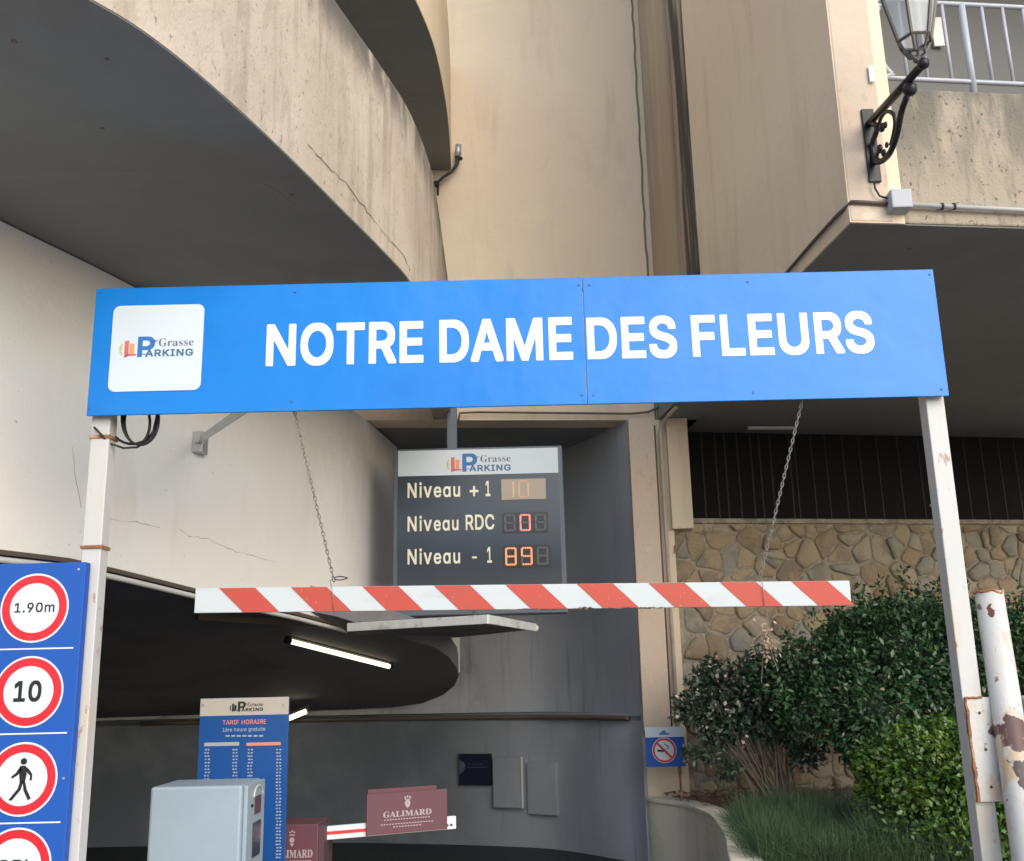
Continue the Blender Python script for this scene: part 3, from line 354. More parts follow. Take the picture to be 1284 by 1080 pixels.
# ================================================================ PARKING GARAGE
G = empty('parking_garage', (0, 9.4, 0), 'beige concrete parking garage with curved overhanging ramp parapets and a dark entrance below', 'building')
def smooth_plan(pts, sub=6):
    out = []; P = [Vector(p) for p in pts]
    for i in range(len(P)-1):
        a, b, c, d = P[max(0,i-1)], P[i], P[i+1], P[min(len(P)-1,i+2)]
        for k in range(sub):
            t = k/sub; out.append(.5*((2*b)+(c-a)*t+(2*a-5*b+4*c-d)*t*t+(3*b-a-3*c+d)*t**3))
    out.append(P[-1]); return out
def wy(X): return 9.43 + .09*X
CEIL = 4.0
# front wall, from the garage ceiling up
mb = MB(); mb.wall([(-7, wy(-7)), (1.8, wy(1.8))], CEIL, 13, .3); build('front_wall', mb, M['tan'], G)
# first curved ramp parapet and its soffit slab
plan1 = smooth_plan([(-7,1.0),(-4.5,1.35),(-3.1,1.85),(-2.25,2.4),(-1.78,2.82),(-1.476,3.181),(-1.318,3.447),(-1.158,3.873),(-.999,4.397),(-.858,4.914),(-.716,5.434),(-.606,5.925),(-.535,6.67),(-.535,7.6),(-.55,8.5),(-.56,wy(-.56)-.02)])
cut = [p for p in plan1 if p.y < 8.9] + [Vector((-.552, 8.9))]
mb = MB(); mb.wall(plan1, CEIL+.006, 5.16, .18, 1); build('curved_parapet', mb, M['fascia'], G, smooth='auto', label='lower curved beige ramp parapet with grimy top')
mb = MB(); mb.prism([(p.x-.003, p.y+.003, CEIL) for p in cut] + [(-7, 8.9, CEIL)], (0, 0, .28)); build('ramp_soffit', mb, M['soffit'], G)
# second one, a storey higher
plan2 = smooth_plan([(-7,3.6),(-3.2,4.2),(-1.9,4.75),(-1.25,5.35),(-.90,5.95),(-.72,6.45),(-.60,7.0),(-.541,7.54),(-.52,8.4),(-.55,wy(-.55)-.02)])
mb = MB(); mb.wall(plan2, 6.606, 7.8, .18, 1); build('curved_parapet', mb, M['tan'], G, smooth='auto', label='upper curved beige ramp parapet')
mb = MB(); mb.prism([(p.x-.003, p.y+.003, 6.6) for p in plan2] + [(-7, 9.2, 6.6)], (0, 0, .28)); build('ramp_soffit', mb, M['soffit'], G)
# white curved wall over the entrance lane
planw = smooth_plan([(-4.05,1.2),(-3.36,3.03),(-3.0,3.98),(-2.653,4.914),(-2.307,5.846),(-1.97,7.02),(-1.65,8.1),(-1.42,8.942),(-1.208,10.433)])
def lin_z(y): return float(np.interp(y, [1.2, 4.9, 5.5, 6.6, 7.9, 8.9, 10.5], [2.30, 2.28, 2.285, 2.21, 2.137, 2.06, 2.0]))
mb = MB(); mb.wall([(p.x, p.y) for p in planw], [lin_z(p.y) for p in planw], CEIL-.008, .22, 1); build('white_ramp_wall', mb, M['white'], G, smooth='auto')
mb = MB(); mb.tube([(p.x+.02, p.y-.01, lin_z(p.y)-.045) for p in planw], .017); build('conduit', mb, M['trim'], G, smooth=True)
mb = MB(); mb.wall([(p.x+.03, p.y-.02) for p in planw], [lin_z(p.y)-.02 for p in planw], [lin_z(p.y)+.004 for p in planw], .06, 1); build('drip_edge', mb, M['darkpipe'], G)
# interior: ceilings, walls
mb = MB(); mb.prism([(-2.3,9.2,CEIL+.012),(1.6,9.7,CEIL+.012),(1.6,13.4,CEIL+.012),(-8,13.4,CEIL+.012),(-8,9.2,CEIL+.012)], (0,0,.2)); build('interior_ceiling', mb, M['soffit'], G)
inner = [(p.x-.23, p.y) for p in planw]
mb = MB(); mb.prism([(x, y, 2.42) for x, y in inner] + [(-1.43,13.2,2.42),(-8,13.2,2.42),(-8,1.2,2.42)], (0,0,.15)); build('lower_ceiling', mb, M['dark_in'], G)
up = smooth_plan([(1.105,9.53),(1.03,9.74),(.92,10.05),(.70,10.55),(.40,11.0),(0,11.25),(-1,11.45),(-2.2,11.6),(-8,11.7)])
lo = smooth_plan([(1.10,9.53),(1.02,9.68),(.86,9.86),(.6,10.2),(.28,10.52),(-.11,10.72),(-1,11.02),(-2.1,11.25),(-4,11.3),(-8,11.3)])
LEDGE = 1.262
mb = MB(); mb.wall(up, LEDGE, CEIL+.02, .2, -1); build('interior_wall', mb, M['interior_up'], G, smooth='auto', label='upper stained grey wall inside the entrance, left end tinted for shade')
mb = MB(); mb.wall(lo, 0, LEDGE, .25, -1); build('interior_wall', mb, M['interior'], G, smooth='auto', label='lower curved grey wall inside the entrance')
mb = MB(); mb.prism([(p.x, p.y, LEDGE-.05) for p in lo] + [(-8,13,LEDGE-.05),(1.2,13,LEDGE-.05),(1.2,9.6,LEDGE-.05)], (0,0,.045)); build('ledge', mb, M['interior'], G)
mb = MB(); mb.tube([(p.x-.02, p.y-.03, LEDGE-.03) for p in lo[6:-6]], .022); build('conduit', mb, M['darkpipe'], G, smooth=True)
mb = MB(); mb.box((-8.2,.9,0),(-8,13.4,CEIL)); mb.box((-8,13.1,LEDGE),(1.4,13.3,CEIL+.01)); mb.wall([(-8,1.0),(-4.3,1.1)], 0, CEIL-.02, .2); build('back_wall', mb, M['dark_in'], G)
# descending ramp underside inside (it carries the lamp)
RN = Vector((0, .25, 1)); RP0 = (0, 8, 2.2)
def RPt(x, y): return PP(x, y, RP0, RN)
nose = [RPt(545,812), RPt(563,824), RPt(573,838), RPt(575,848), RPt(570,860), RPt(555,872), RPt(530,882), RPt(490,887), RPt(450,889)]
poly = [Vector((-7.6,7.8,2.25)), Vector((-2.1,7.8,2.25)), Vector((-1.45,8.3,2.125))] + nose + [Vector((-7.6,11.8,1.25))]
mb = MB(); mb.prism(poly, Vector((0,0,.2))); build('inner_ramp', mb, M['ramp'], G)
mb = MB(); a = PY(541,800,10.7); b = PY(576,843,10.7); mb.box((a.x-.5,10.7,b.z),(b.x,10.85,2.1)); build('white_ramp_end', mb, M['white'], G)
# wall panels on the curved wall
def on_low(px, py, off=.02):
    best = None
    for i in range(len(lo)-1):
        a, b = lo[i], lo[i+1]; n = Vector((b.y-a.y, -(b.x-a.x), 0)); q = PP(px, py, (a.x, a.y, 0), n)
        t = (Vector((q.x, q.y)) - Vector((a.x, a.y))).dot((b-a))/(b-a).length_squared
        if -0.02 <= t <= 1.02 and (best is None or q.y < best[0].y): best = (q, (b-a).normalized())
    return best
def wall_plate(px0, py0, px1, py1, th=.02):
    qa, _ = on_low(px0, (py0+py1)/2); qb, _ = on_low(px1, (py0+py1)/2)
    R = Vector((qb.x-qa.x, qb.y-qa.y, 0)); L_ = R.length; R.normalize(); N = Vector((R.y, -R.x, 0)); o = Vector((qa.x, qa.y, 0)) + N*.03
    z1 = on_low(px0, py0)[0].z; z0 = on_low(px0, py1)[0].z
    return Face(o + Vector((0,0,z0)), R, (0,0,1), N), L_, z1-z0
fc, L_, H_ = wall_plate(578, 945, 617, 984); mb = MB(); fc.rect(mb, 0, 0, L_, H_, -.06, .075)
nb = build('wall_notice', mb, M['navy'], loc=fc.o, label='dark navy notice board with faint print on the curved grey wall inside', cat='notice board')
mb = MB(); fc.poly(mb, [(.0,.1),(.05,.14),(.07,.19),(.05,.22),(.0,.24)], .016); fc.rect(mb, .1,.2,.26,.205,.016); fc.rect(mb,.08,.17,.3,.175,.016); build('faint_print', mb, M['navygrey'], nb)
fc, L_, H_ = wall_plate(621, 949, 659, 1012); mb = MB(); fc.rect(mb, 0, 0, L_, H_, -.06, .09)
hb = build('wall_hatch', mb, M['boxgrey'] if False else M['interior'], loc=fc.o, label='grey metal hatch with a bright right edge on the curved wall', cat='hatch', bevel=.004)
mb = MB(); fc.rect(mb, L_-.018, 0, L_, H_+.004, .031, .012); build('edge_strip', mb, M['greypipe'], hb)
fc, L_, H_ = wall_plate(664, 955, 700, 1020); mb = MB(); fc.rect(mb, 0, 0, L_, H_, -.06, .068)
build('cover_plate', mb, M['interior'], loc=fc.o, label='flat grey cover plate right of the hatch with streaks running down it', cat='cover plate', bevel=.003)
# jamb and pilasters right of the entrance
X0, X1 = 1.108, 1.372
WR = lambda X: 9.56 + .18*(X-1.40)
mb = MB(); mb.box((1.108,9.545,0),(1.50,9.9,CEIL)); build('jamb_wall', mb, M['tan'], G)
mb = MB(); mb.box((X0,9.44,1.13),(1.352,9.55,CEIL-.004)); build('pilaster', mb, M['pier'], G, bevel=.008)
mb = MB(); mb.box((1.475,9.47,2.93),(1.675,9.62,CEIL-.004)); build('pilaster', mb, M['tan'], G, bevel=.008)
mb = MB(); mb.tube([(1.415,9.49,.75),(1.415,9.49,3.86),(1.43,9.46,3.93),(1.47,9.3,3.975),(1.5,9.0,3.975)], .018); build('drain_pipe', mb, M['pipe'], G, smooth=True)
mb = MB(); mb.tube([(1.358,9.45,1.05),(1.358,9.45,3.0),(1.358,9.45,3.92)], .009); build('conduit', mb, M['darkpipe'], G, smooth=True)
mb = MB(); pts = [PP(x, y, (0,9.40,0), (0.09,-1,0)) for x, y in [(574,533),(577,519),(600,518),(700,519),(790,520),(812,518),(830,510)]]; mb.tube([p+Vector((0,-.03,0)) for p in pts], .011); build('conduit', mb, M['darkpipe'], G, smooth=True)
# vertical expansion joint right of the tan wall
mb = MB(); pts = [(1.392+random.uniform(-.006,.006), wy(1.392)-.008, z) for z in np.arange(4.0, 12.5, .12)]; mb.tube(pts, .011, 5); build('expansion_joint', mb, M['crack'], G)
# cracks on the parapet and soffit
def on_plan(plan, px, py, off=.004):
    best = None
    for i in range(len(plan)-1):
        a, b = plan[i], plan[i+1]; n = Vector((b.y-a.y, -(b.x-a.x), 0))
        if abs(ray(px,py).dot(n)) < 1e-6: continue
        q = PP(px, py, (a.x,a.y,0), n); t = (Vector((q.x,q.y))-a).dot(b-a)/(b-a).length_squared
        if -.02 <= t <= 1.02 and q.y > .5 and (best is None or q.y < best.y): best = q + n.normalized()*off
    return best
def jag(pts, n=5, j=1.6):
    out = []
    for i in range(len(pts)-1):
        for k in range(n): t = k/n; out.append((pts[i][0]*(1-t)+pts[i+1][0]*t+random.uniform(-j,j), pts[i][1]*(1-t)+pts[i+1][1]*t+random.uniform(-j,j)))
    out.append(pts[-1]); return out
mb = MB(); pts = [on_plan(plan1, x, y) for x, y in jag([(385,180),(405,203),(432,228),(455,258),(480,290),(505,320),(513,340)])]; pts = [p for p in pts if p]
mb.tube(pts, [random.uniform(.0005,.0026) for _ in pts], 4); build('crack', mb, M['crack'], G)
mb = MB()
for c in ([(282,240),(320,226),(342,236),(372,258)],[(342,236),(366,228)],[(352,219),(372,212)]):
    pts = [PZ(x, y, CEIL-.001) for x, y in jag(c, 4, .8)]; mb.tube(pts, [random.uniform(.0006,.002) for _ in pts], 4)
build('crack', mb, M['scratch'], G)
mb = MB()
for c in ([(125,650),(170,655),(200,662)],[(225,664),(238,672),(262,676),(285,688),(312,696),(345,705)],[(100,636),(90,560)]):
    pts = [on_plan(planw, x, y, .002) for x, y in jag(c, 5, 1.5)]; pts = [p for p in pts if p]
    if len(pts) > 2: mb.tube(pts, [random.uniform(.0005,.002) for _ in pts], 4)
build('crack', mb, M['scratch'], G)
for (x, y, r) in [(128,161,.012),(134,74,.010),(366,244,.010),(18,52,.013)]:
    mb = MB(); mb.ball(PZ(x,y,CEIL), r, 6, (1,1,.5)); build('anchor_hole', mb, M['crack'], G)

# ================================================================ CORNER BUILDING ON THE RIGHT
B = empty('corner_building', (2.5, 5.3, 0), 'tan corner building with overhanging grey soffit, stained balcony parapet and metal railing', 'building')
C0 = Vector((1.888, 5.20)); C1 = Vector((1.395, 9.53)); CE = Vector((8.0, 5.90))
d01 = (C1-C0).normalized()
ys = PP(868, 200, (C0.x,C0.y,0), (d01.y,-d01.x,0)).y
tS = (ys-C0.y)/(C1.y-C0.y); S = C0.lerp(C1, tS)
mstain = mat('stained_tan_render', (.43,.335,.235), .92, [('noise', (3,3,.35), .42, .68, (.38,.29,.21), .7), ('noise', (3.2,5,.28), .36, .53, (.045,.04,.035), .93, ('y', ys+.85, ys+.5), ('y', ys-.05, ys+.08)), ('noise', (8,8,.7), .5, .68, (.52,.42,.31), .6)], PB)
mb = MB(); nn = Vector((d01.y,-d01.x))
mb.wall([S + nn*.055, C1 + nn*.055], CEIL+.004, 13, .25, -1)
build('side_wall', mb, mstain, B, label='far strip of the side wall with long black run-off stains')
mb = MB(); mb.wall([C0, S], CEIL+.004, 13, .32, -1); build('side_wall', mb, M['side'], B)
dF = (CE-C0).normalized(); nF = Vector((dF.y,-dF.x))        # outward normal of the front
def onF(px, py, off=0): return PP(px, py, (C0.x+nF.x*off, C0.y+nF.y*off, 0), (nF.x,nF.y,0))
tp = (onF(1094,60).x-C0.x)/dF.x
PE = C0 + dF*tp
topz = onF(1200,114).z
mb = MB(); mb.wall([C0+nF*.004+Vector((.004,0)), PE+nF*.004], CEIL+.008, 13, .32, 1); build('corner_pier', mb, M['pier'], B, bevel=.01)
mb = MB(); mb.wall([PE, CE], CEIL+.006, topz, .2, 1); build('balcony_parapet', mb, M['parapet'], B, bevel=.012)
mb = MB(); mb.prism([(C0.x+.012,C0.y+.012,CEIL),(CE.x,CE.y+.02,CEIL),(8,13.5,CEIL),(1.40,13.5,CEIL),(1.40,9.6,CEIL)], (0,0,.22)); build('soffit_slab', mb, M['soffit'], B)
mb = MB(); q0 = PE + Vector((-.1,1.7)); mb.wall([q0, CE+Vector((0,1.7))], CEIL+.3, 8.5, .2); mb.box((PE.x-.02,5.6,4.24),(8,8,4.34)); build('balcony_wall', mb, M['balcony'], B)
mb = MB(); mb.prism([(PE.x-.2,PE.y+.3,7.4),(8,6.1,7.4),(8,8,7.4),(PE.x-.2,8,7.4)], (0,0,.2)); build('balcony_ceiling', mb, M['soffit'], B)
q = PP(1166,24,(q0.x,q0.y-.02,0),(nF.x,nF.y,0)); q2 = PP(1183,60,(q0.x,q0.y-.02,0),(nF.x,nF.y,0))
mb = MB(); mb.box((q.x,q.y-.02,q2.z),(q2.x,q.y,q.z)); build('white_notice', mb, M['notice'], B)
mb = MB(); a = onF(1088,84,.01); b = onF(1096,104,.01); mb.box((a.x,a.y-.012,b.z),(b.x,a.y,a.z)); build('small_plate', mb, M['notice'], B)
# railing
def smooth_plan3(pts, sub=4):
    return smooth_plan(pts, sub)
R_ = bpy.data.objects.new('balcony_railing', None); COL.objects.link(R_); R_.parent = B; ro = Vector((3.0,5.35,topz)); R_.location = ro - wl(B); WL[R_.name] = ro
OFF = -.08
zt = onF(1220,7,OFF).z; zb = onF(1220,103,OFF).z
def onFx(px, z): a = onF(px, 60, OFF); 
def RX(px, py, z): q = onF(px, py, OFF); return Vector((q.x, q.y, z))
le = RX(1128,98,zb); t1 = RX(1104,20,zt)
endp = C0 + dF*5.5 - nF*(-OFF)
eb = Vector((endp.x, endp.y, 0))
def railpt(x, z): q = C0 - nF*(-OFF); k = (x-q.x)/dF.x; return Vector((x, q.y+dF.y*k, z))
xl = RX(1103,50,0).x
loop = [railpt(5.6, zb), railpt(xl+.13, zb), railpt(xl+.06, zb+.02), railpt(xl+.015, zb+.07), railpt(xl, zb+.14), railpt(xl-.005, zt-.12), railpt(xl+.03, zt-.04), railpt(xl+.1, zt), railpt(5.6, zt)]
mb = MB(); mb.tube(smooth_plan3(loop), .015, 8); build('rail', mb, M['rail'], R_, smooth=True)
bm_me = None
xs = [RX(p, 60, 0).x for p in (1133,1158,1188,1238,1264)]; dx = xs[4]-xs[3]
xs += [xs[4]+dx*(k+1) for k in range(22)]
for x in xs:
    if bm_me is None:
        mb = MB(); mb.tube([railpt(x,zb), railpt(x,zt)], .0105, 6); o = build('baluster', mb, M['rail'], R_, loc=railpt(x,zb), smooth=True); bm_me = o
    else:
        o = bm_me.copy(); COL.objects.link(o); o.location = railpt(x,zb) - ro
px_ = RX(1213,60,0).x
for x in (px_, px_+1.45):
    mb = MB(); mb.tube([railpt(x,topz-.02), railpt(x,zt)], .021, 8); build('rail_post', mb, M['rail'], R_, smooth=True)
# conduit, junction box
mb = MB(); a = onF(1140,257,.03); b = onF(1284,264,.03); d = b-a; mb.tube([a, a+d*4], .014); build('conduit', mb, M['greypipe'], B, smooth=True)
mb = MB(); a = onF(1114,240,.055); b = onF(1142,264,.055); mb.box((a.x,a.y-.03,b.z),(b.x,a.y+.07,a.z)); build('junction_box', mb, M['boxgrey'], B, bevel=.008)
for px_c in (1181,1196):
    mb = MB(); a = onF(px_c,259,.03); mb.tube([a+Vector((-.006,0,0)), a+Vector((.006,0,0))], .021, 8); build('pipe_clip', mb, M['iron'], B)
sideP = lambda px, py, off=.02: PP(px, py, (C0.x-off*1.0, C0.y, 0), (nn.x,nn.y,0))
mb = MB(); mb.tube([onF(1115,256,.02), onF(1090,254,.02), onF(1068,253,.02), sideP(1050,270), sideP(1020,303), sideP(990,338), sideP(930,405), sideP(860,483)], .011); build('conduit', mb, M['darkpipe'], B, smooth=True)
mb = MB(); mb.tube([onF(1096,228,.03), onF(1097,236,.03), onF(1103,246,.03), onF(1116,250,.03)], .006, 5); build('cable', mb, M['cable'], B, smooth=True)
# dark opening under the soffit with bars
def onR(px, py, off=0): return PP(px, py, (1.40, 9.56-off, 0), (.18,-1,0))
sill = onR(865,655).z; oL = onR(865,600).x
mb = MB(); mb.wall([(oL-.3,WR(oL)+.40),(7.6,WR(7.6)+.40)], 2.7, CEIL, .1); mb.wall([(oL-.02,WR(oL)+.05),(oL-.02,WR(oL)+1.3)], 2.7, CEIL, .05); mb.prism([(oL,WR(oL)+.2,2.7),(7.6,WR(7.6)+.2,2.7),(7.6,12.5,2.7),(oL,12.5,2.7)],(0,0,.08)); mb.wall([(7.6,WR(7.6)+.2),(7.6,12.5)],2.7,CEIL,.05); build('void_backing', mb, M['void'], B)
first = None
for px_b in (885,902,914,930,947,958,972,996,1003,1024,1042,1064,1085,1108,1134,1160,1218,1240,1262,1282):
    x = onR(px_b, 640, -.28).x
    p = Vector((x, WR(x)+.28, 2.8))
    if first is None:
        mb = MB(); mb.tube([p, p+Vector((.0,0,1.15))], .009, 5); first = build('bar', mb, M['slat'], B, loc=p)
    else:
        o = first.copy(); COL.objects.link(o); o.location = p - wl(B)
for a, b in ((938,998),(1232,1254)):
    p, q = onR(a,537,-.1), onR(b,537,-.1)
    mb = MB(); mb.bar(p, q, .03, .03); build('batten', mb, M['greypipe'], B)
p = onR(1166,634,-.2); q = onR(1181,635,-.2); mb = MB(); mb.bar(p,q,.02,.02); build('batten', mb, M['greypipe'], B)

# ================================================================ STONE WALL
SW = empty('stone_wall', (3.3, 9.9, .4), 'rubble stone wall of ochre and grey stones under the dark barred opening behind the shrubs', 'wall')
xw0, xw1 = 1.46, 5.15
mb = MB(); mb.wall([(xw0,WR(xw0)),(xw1+1.5,WR(xw1+1.5))], .3, sill-.012, .25); build('mortar', mb, M['mortar'], SW)
mb = MB(); mb.wall([(oL,WR(oL)-.03),(xw1+1.5,WR(xw1+1.5)-.03)], sill-.012, sill+.035, .3); build('ledge', mb, M['mortar'], SW, bevel=.01)
seeds = []; rr = random.Random(11)
z = .55; row = 0
while z < sill+.1:
    x = xw0-.1+rr.uniform(0,.2)
    while x < xw1+.3:
        seeds.append((x+rr.uniform(-.07,.07), z+rr.uniform(-.065,.065))); x += rr.choice([.11,.14,.20,.27,.33])
    z += rr.choice([.12,.155,.19]); row += 1
def clip(poly, mx, my, nx, ny):
    out = []
    for i in range(len(poly)):
        a, b = poly[i], poly[(i+1) % len(poly)]; da = (a[0]-mx)*nx+(a[1]-my)*ny; db = (b[0]-mx)*nx+(b[1]-my)*ny
        if da <= 0: out.append(a)
        if da*db < 0: t = da/(da-db); out.append((a[0]+(b[0]-a[0])*t, a[1]+(b[1]-a[1])*t))
    return out
for s_ in seeds:
    poly = [(xw0+.015,.35),(xw1,.35),(xw1,sill-.02),(xw0+.015,sill-.02)]
    for t_ in seeds:
        dx_, dz_ = t_[0]-s_[0], t_[1]-s_[1]; dd = math.hypot(dx_, dz_)
        if dd < 1e-6 or dd > .9: continue
        g = rr.uniform(.001,.012); poly = clip(poly, (s_[0]+t_[0])/2-dx_/dd*g, (s_[1]+t_[1])/2-dz_/dd*g, dx_/dd, dz_/dd)
        if len(poly) < 3: break
    if len(poly) < 3: continue
    cx = sum(p[0] for p in poly)/len(poly); cz = sum(p[1] for p in poly)/len(poly)
    if max(p[0] for p in poly)-min(p[0] for p in poly) < .07 or max(p[1] for p in poly)-min(p[1] for p in poly) < .06: continue
    q = []
    for i in range(len(poly)):       # chaikin
        a, b = poly[i], poly[(i+1) % len(poly)]
        if math.hypot(a[0]-b[0], a[1]-b[1]) < .012: q.append(a); continue
        j1 = rr.uniform(.06,.24); j2 = rr.uniform(.06,.24); q += [(a[0]*(1-j1)+b[0]*j1, a[1]*(1-j1)+b[1]*j1), (a[0]*.5+b[0]*.5+rr.uniform(-.008,.008), a[1]*.5+b[1]*.5+rr.uniform(-.008,.008)), (a[0]*j2+b[0]*(1-j2), a[1]*j2+b[1]*(1-j2))]
    n = len(q); h = rr.choice([.005,.010,.015,.024,.034]); rings = []
    for k, (sc_, dep) in enumerate(((1.0,-.02),(.955,h*.55),(.80,h),)):
        rings.append([(cx+(a-cx)*sc_+rr.uniform(-.005,.005), cz+(b-cz)*sc_+rr.uniform(-.004,.004), dep*(1+rr.uniform(-.25,.25) if k == 2 else 1)) for a, b in q])
    vs = []
    for rg in rings: vs += [(a, WR(a)-dp, b) for a, b, dp in rg]
    vs.append((cx, WR(cx)-h*1.15, cz)); fs = []
    for k in range(2):
        for i in range(n): fs.append((k*n+i, k*n+(i+1)%n, (k+1)*n+(i+1)%n, (k+1)*n+i))
    fs += [(2*n+i, 2*n+(i+1)%n, 3*n) for i in range(n)]
    mb = MB(); mb.add(vs, fs); build('stone', mb, rr.choices(M['stones'], (3,4,4,2,3))[0], SW, loc=(cx, WR(cx), cz), smooth=True)

# ================================================================ PLANTER
plp = smooth_plan([(1.118,9.53),(1.16,9.42),(1.36,9.05),(1.44,8.6),(1.455,8.2),(1.37,7.3),(1.22,6.4),(1.18,5.9),(1.35,5.45),(1.9,5.2),(3.6,5.1),(7,5.1)])
PT = .53
PLN = empty('planter', (2.5, 7.5, 0), 'curved pale concrete planter wall right of the garage entrance', 'planter')
mb = MB(); mb.wall(plp, 0, PT, .16, 1); build('planter_wall', mb, M['planter'], PLN, smooth='auto')
mb = MB(); mb.wall([p+Vector((-.012,-.012)) for p in plp], PT, PT+.035, .19, 1); build('coping', mb, M['planter'], PLN, bevel=.008)
# planter soil with a rough surface rising to the wall
gx = np.linspace(1.15, 7, 90); gy = np.linspace(5.2, 10.6, 84); vs = []; fs = []
from mathutils import noise as mn
for j, y in enumerate(gy):
    for i, x in enumerate(gx):
        k = min(1, max(0, (y-8.2)/1.6)); vs.append((x, y, .46 + .12*k + .04*mn.noise((x*3,y*3,0)) + .03*mn.noise((x*11,y*11,3))))
pin = plp; PMIN = min(q.y for q in plp)
def inside(x, y):
    for i in range(len(pin)-1):
        a, b = pin[i], pin[i+1]
        if min(a.y,b.y) <= y <= max(a.y,b.y) and a.y != b.y:
            xx = a.x+(b.x-a.x)*(y-a.y)/(b.y-a.y)
            if x < xx+.05: return False
        if y < PMIN+.06: return False
    return y < WR(x)+.02
W_ = len(gx)
for j in range(len(gy)-1):
    for i in range(W_-1):
        if inside(gx[i], gy[j]) and inside(gx[i+1], gy[j+1]) and inside(gx[i],gy[j+1]): fs.append((j*W_+i, j*W_+i+1, (j+1)*W_+i+1, (j+1)*W_+i))
mb = MB(); mb.add(vs, fs); build('planter_soil', mb, M['soil'], loc=(2.5,7.5,.4), kind='structure', smooth=True)
# mulch chips
mb = MB()
for k in range(1500):
    x = random.uniform(1.25,2.9); y = random.uniform(8.0, 9.6)
    if not inside(x-.03, y): continue
    kk = min(1, max(0, (y-8.2)/1.6)); z = .46+.12*kk+.045+.03*mn.noise((x*11,y*11,3)); a = random.uniform(0,6.28); s1 = random.uniform(.015,.035); s2 = s1*.5
    c, s0 = math.cos(a), math.sin(a); tz = random.uniform(-.01,.012)
    mb.add([(x-c*s1,y-s0*s1,z-tz),(x-s0*s2,y+c*s2,z+.006),(x+c*s1,y+s0*s1,z+tz),(x+s0*s2,y-c*s2,z+.004)], [(0,1,2,3)])
build('bark_mulch', mb, M['soil'], kind='stuff', label='reddish brown bark chips strewn over the planter soil', cat='mulch', recalc=False)

# ================================================================ GANTRY WITH THE NAME SIGN
YG = 4.40
GA = empty('entrance_gantry', (0.03, YG, 0), 'white post gantry carrying a long blue name sign reading NOTRE DAME DES FLEURS', 'sign gantry')
SX0, SX1, SZ0, SZ1 = -1.876, 1.932, 2.772, 3.37
YS = 4.35
JX = PY(733, 420, YS).x
for a, b in ((SX0, JX-.0015), (JX+.0015, SX1)):
    mb = MB(); mb.box((a, YS, SZ0), (b, YS+.012, SZ1)); build('sign_panel', mb, M['blue'], GA, bevel=.002)
mb = MB()
for z in (SZ0+.03, SZ1-.03): mb.box((SX0+.01, YS+.0125, z-.02), (SX1-.01, YS+.045, z+.02))
for x in (SX0+.02, SX1-.02): mb.box((x-.012, YS+.013, SZ0+.052), (x+.012, YS+.05, SZ1-.052))
build('sign_frame', mb, M['steel'], GA)
fs_ = Face((0, YS, 0), (1,0,0), (0,0,1), (0,-1,0))
for wd, xa, xb, yl, yr in (('NOTRE',333,531,459,456.5),('DAME',551,719,454,452),('DES',737,850,451.5,449),('FLEURS',869,1098,448.5,443)):
    a = fs_.at(xa, (yl)); b = fs_.at(xb, yr); capz = fs_.at(xa, yl-53.5)
    mb = MB(); fs_.text(mb, wd, a[0], (a[1]+b[1])/2-.001, b[0], (a[1]+b[1])/2+(capz[1]-a[1]), 'b', 0, .0015, -36)
    build('word', mb, M['whitep'], GA)
a = fs_.at(138,491); b = fs_.at(256,382)
aL = fs_.at(139,440)[0]; bR = fs_.at(254,440)[0]
mb = MB(); fs_.rrect(mb, aL, fs_.at(195,490.5)[1], bR, fs_.at(198,383)[1], .032, .001, .002); lg = build('logo_card', mb, M['skyprint'], GA)
x0 = fs_.at(150,440)[0]; x1 = fs_.at(243,440)[0]; z0 = fs_.at(180,449)[1]
fs2 = Face((0, YS-.002, 0), (1,0,0), (0,0,1), (0,-1,0)); logo(fs2, lg, x0, z0, x1-x0)
rp = None
for px, py in ((126,367),(370,366),(726,357),(739,357),(938,353),(1166,344),(366,503),(730,495),(745,495),(945,492),(1181,488),(112,512)):
    c = fs_.at(px, py); p = fs_.p(c[0], c[1], 0)
    if rp is None:
        mb = MB(); mb.tube([p, p+Vector((0,-.004,0))], .006, 8); rp = build('rivet', mb, M['logoblue'], GA, loc=p)
    else:
        o = rp.copy(); COL.objects.link(o); o.location = p - wl(GA)
PXL, PXR = -1.829, 1.887
HW = .041
for x in (PXL, PXR):
    mb = MB(); mb.box((x-HW, YG-.003, 0), (x+HW, YG+.079, SZ1-.06)); build('post', mb, M['post'], GA, bevel=.004)
# rusty straps on the left post
for zpx in (548, 686):
    z = PY(118, zpx, YG).z; mb = MB(); mb.box((PXL-HW-.006, YG-.010, z-.007), (PXL+HW+.006, YG+.085, z+.007)); build('strap', mb, M['rust'], GA)
# brace from the sign to the white wall
pw = on_plan(planw, 246, 552, .03); ps = PY(330, 497, YG+.06)
mb = MB(); mb.bar(ps, pw, .012, .05); build('brace', mb, M['steel'], GA)
mb = MB(); mb.bar(pw + Vector((-.05,.02,-.03)), pw + Vector((.03,-.05,-.03)), .05, .012); mb.box((pw.x-.04,pw.y-.04,pw.z-.09),(pw.x+.03,pw.y+.08,pw.z+.05))
build('brace_foot', mb, M['steel'], GA, bevel=.003)

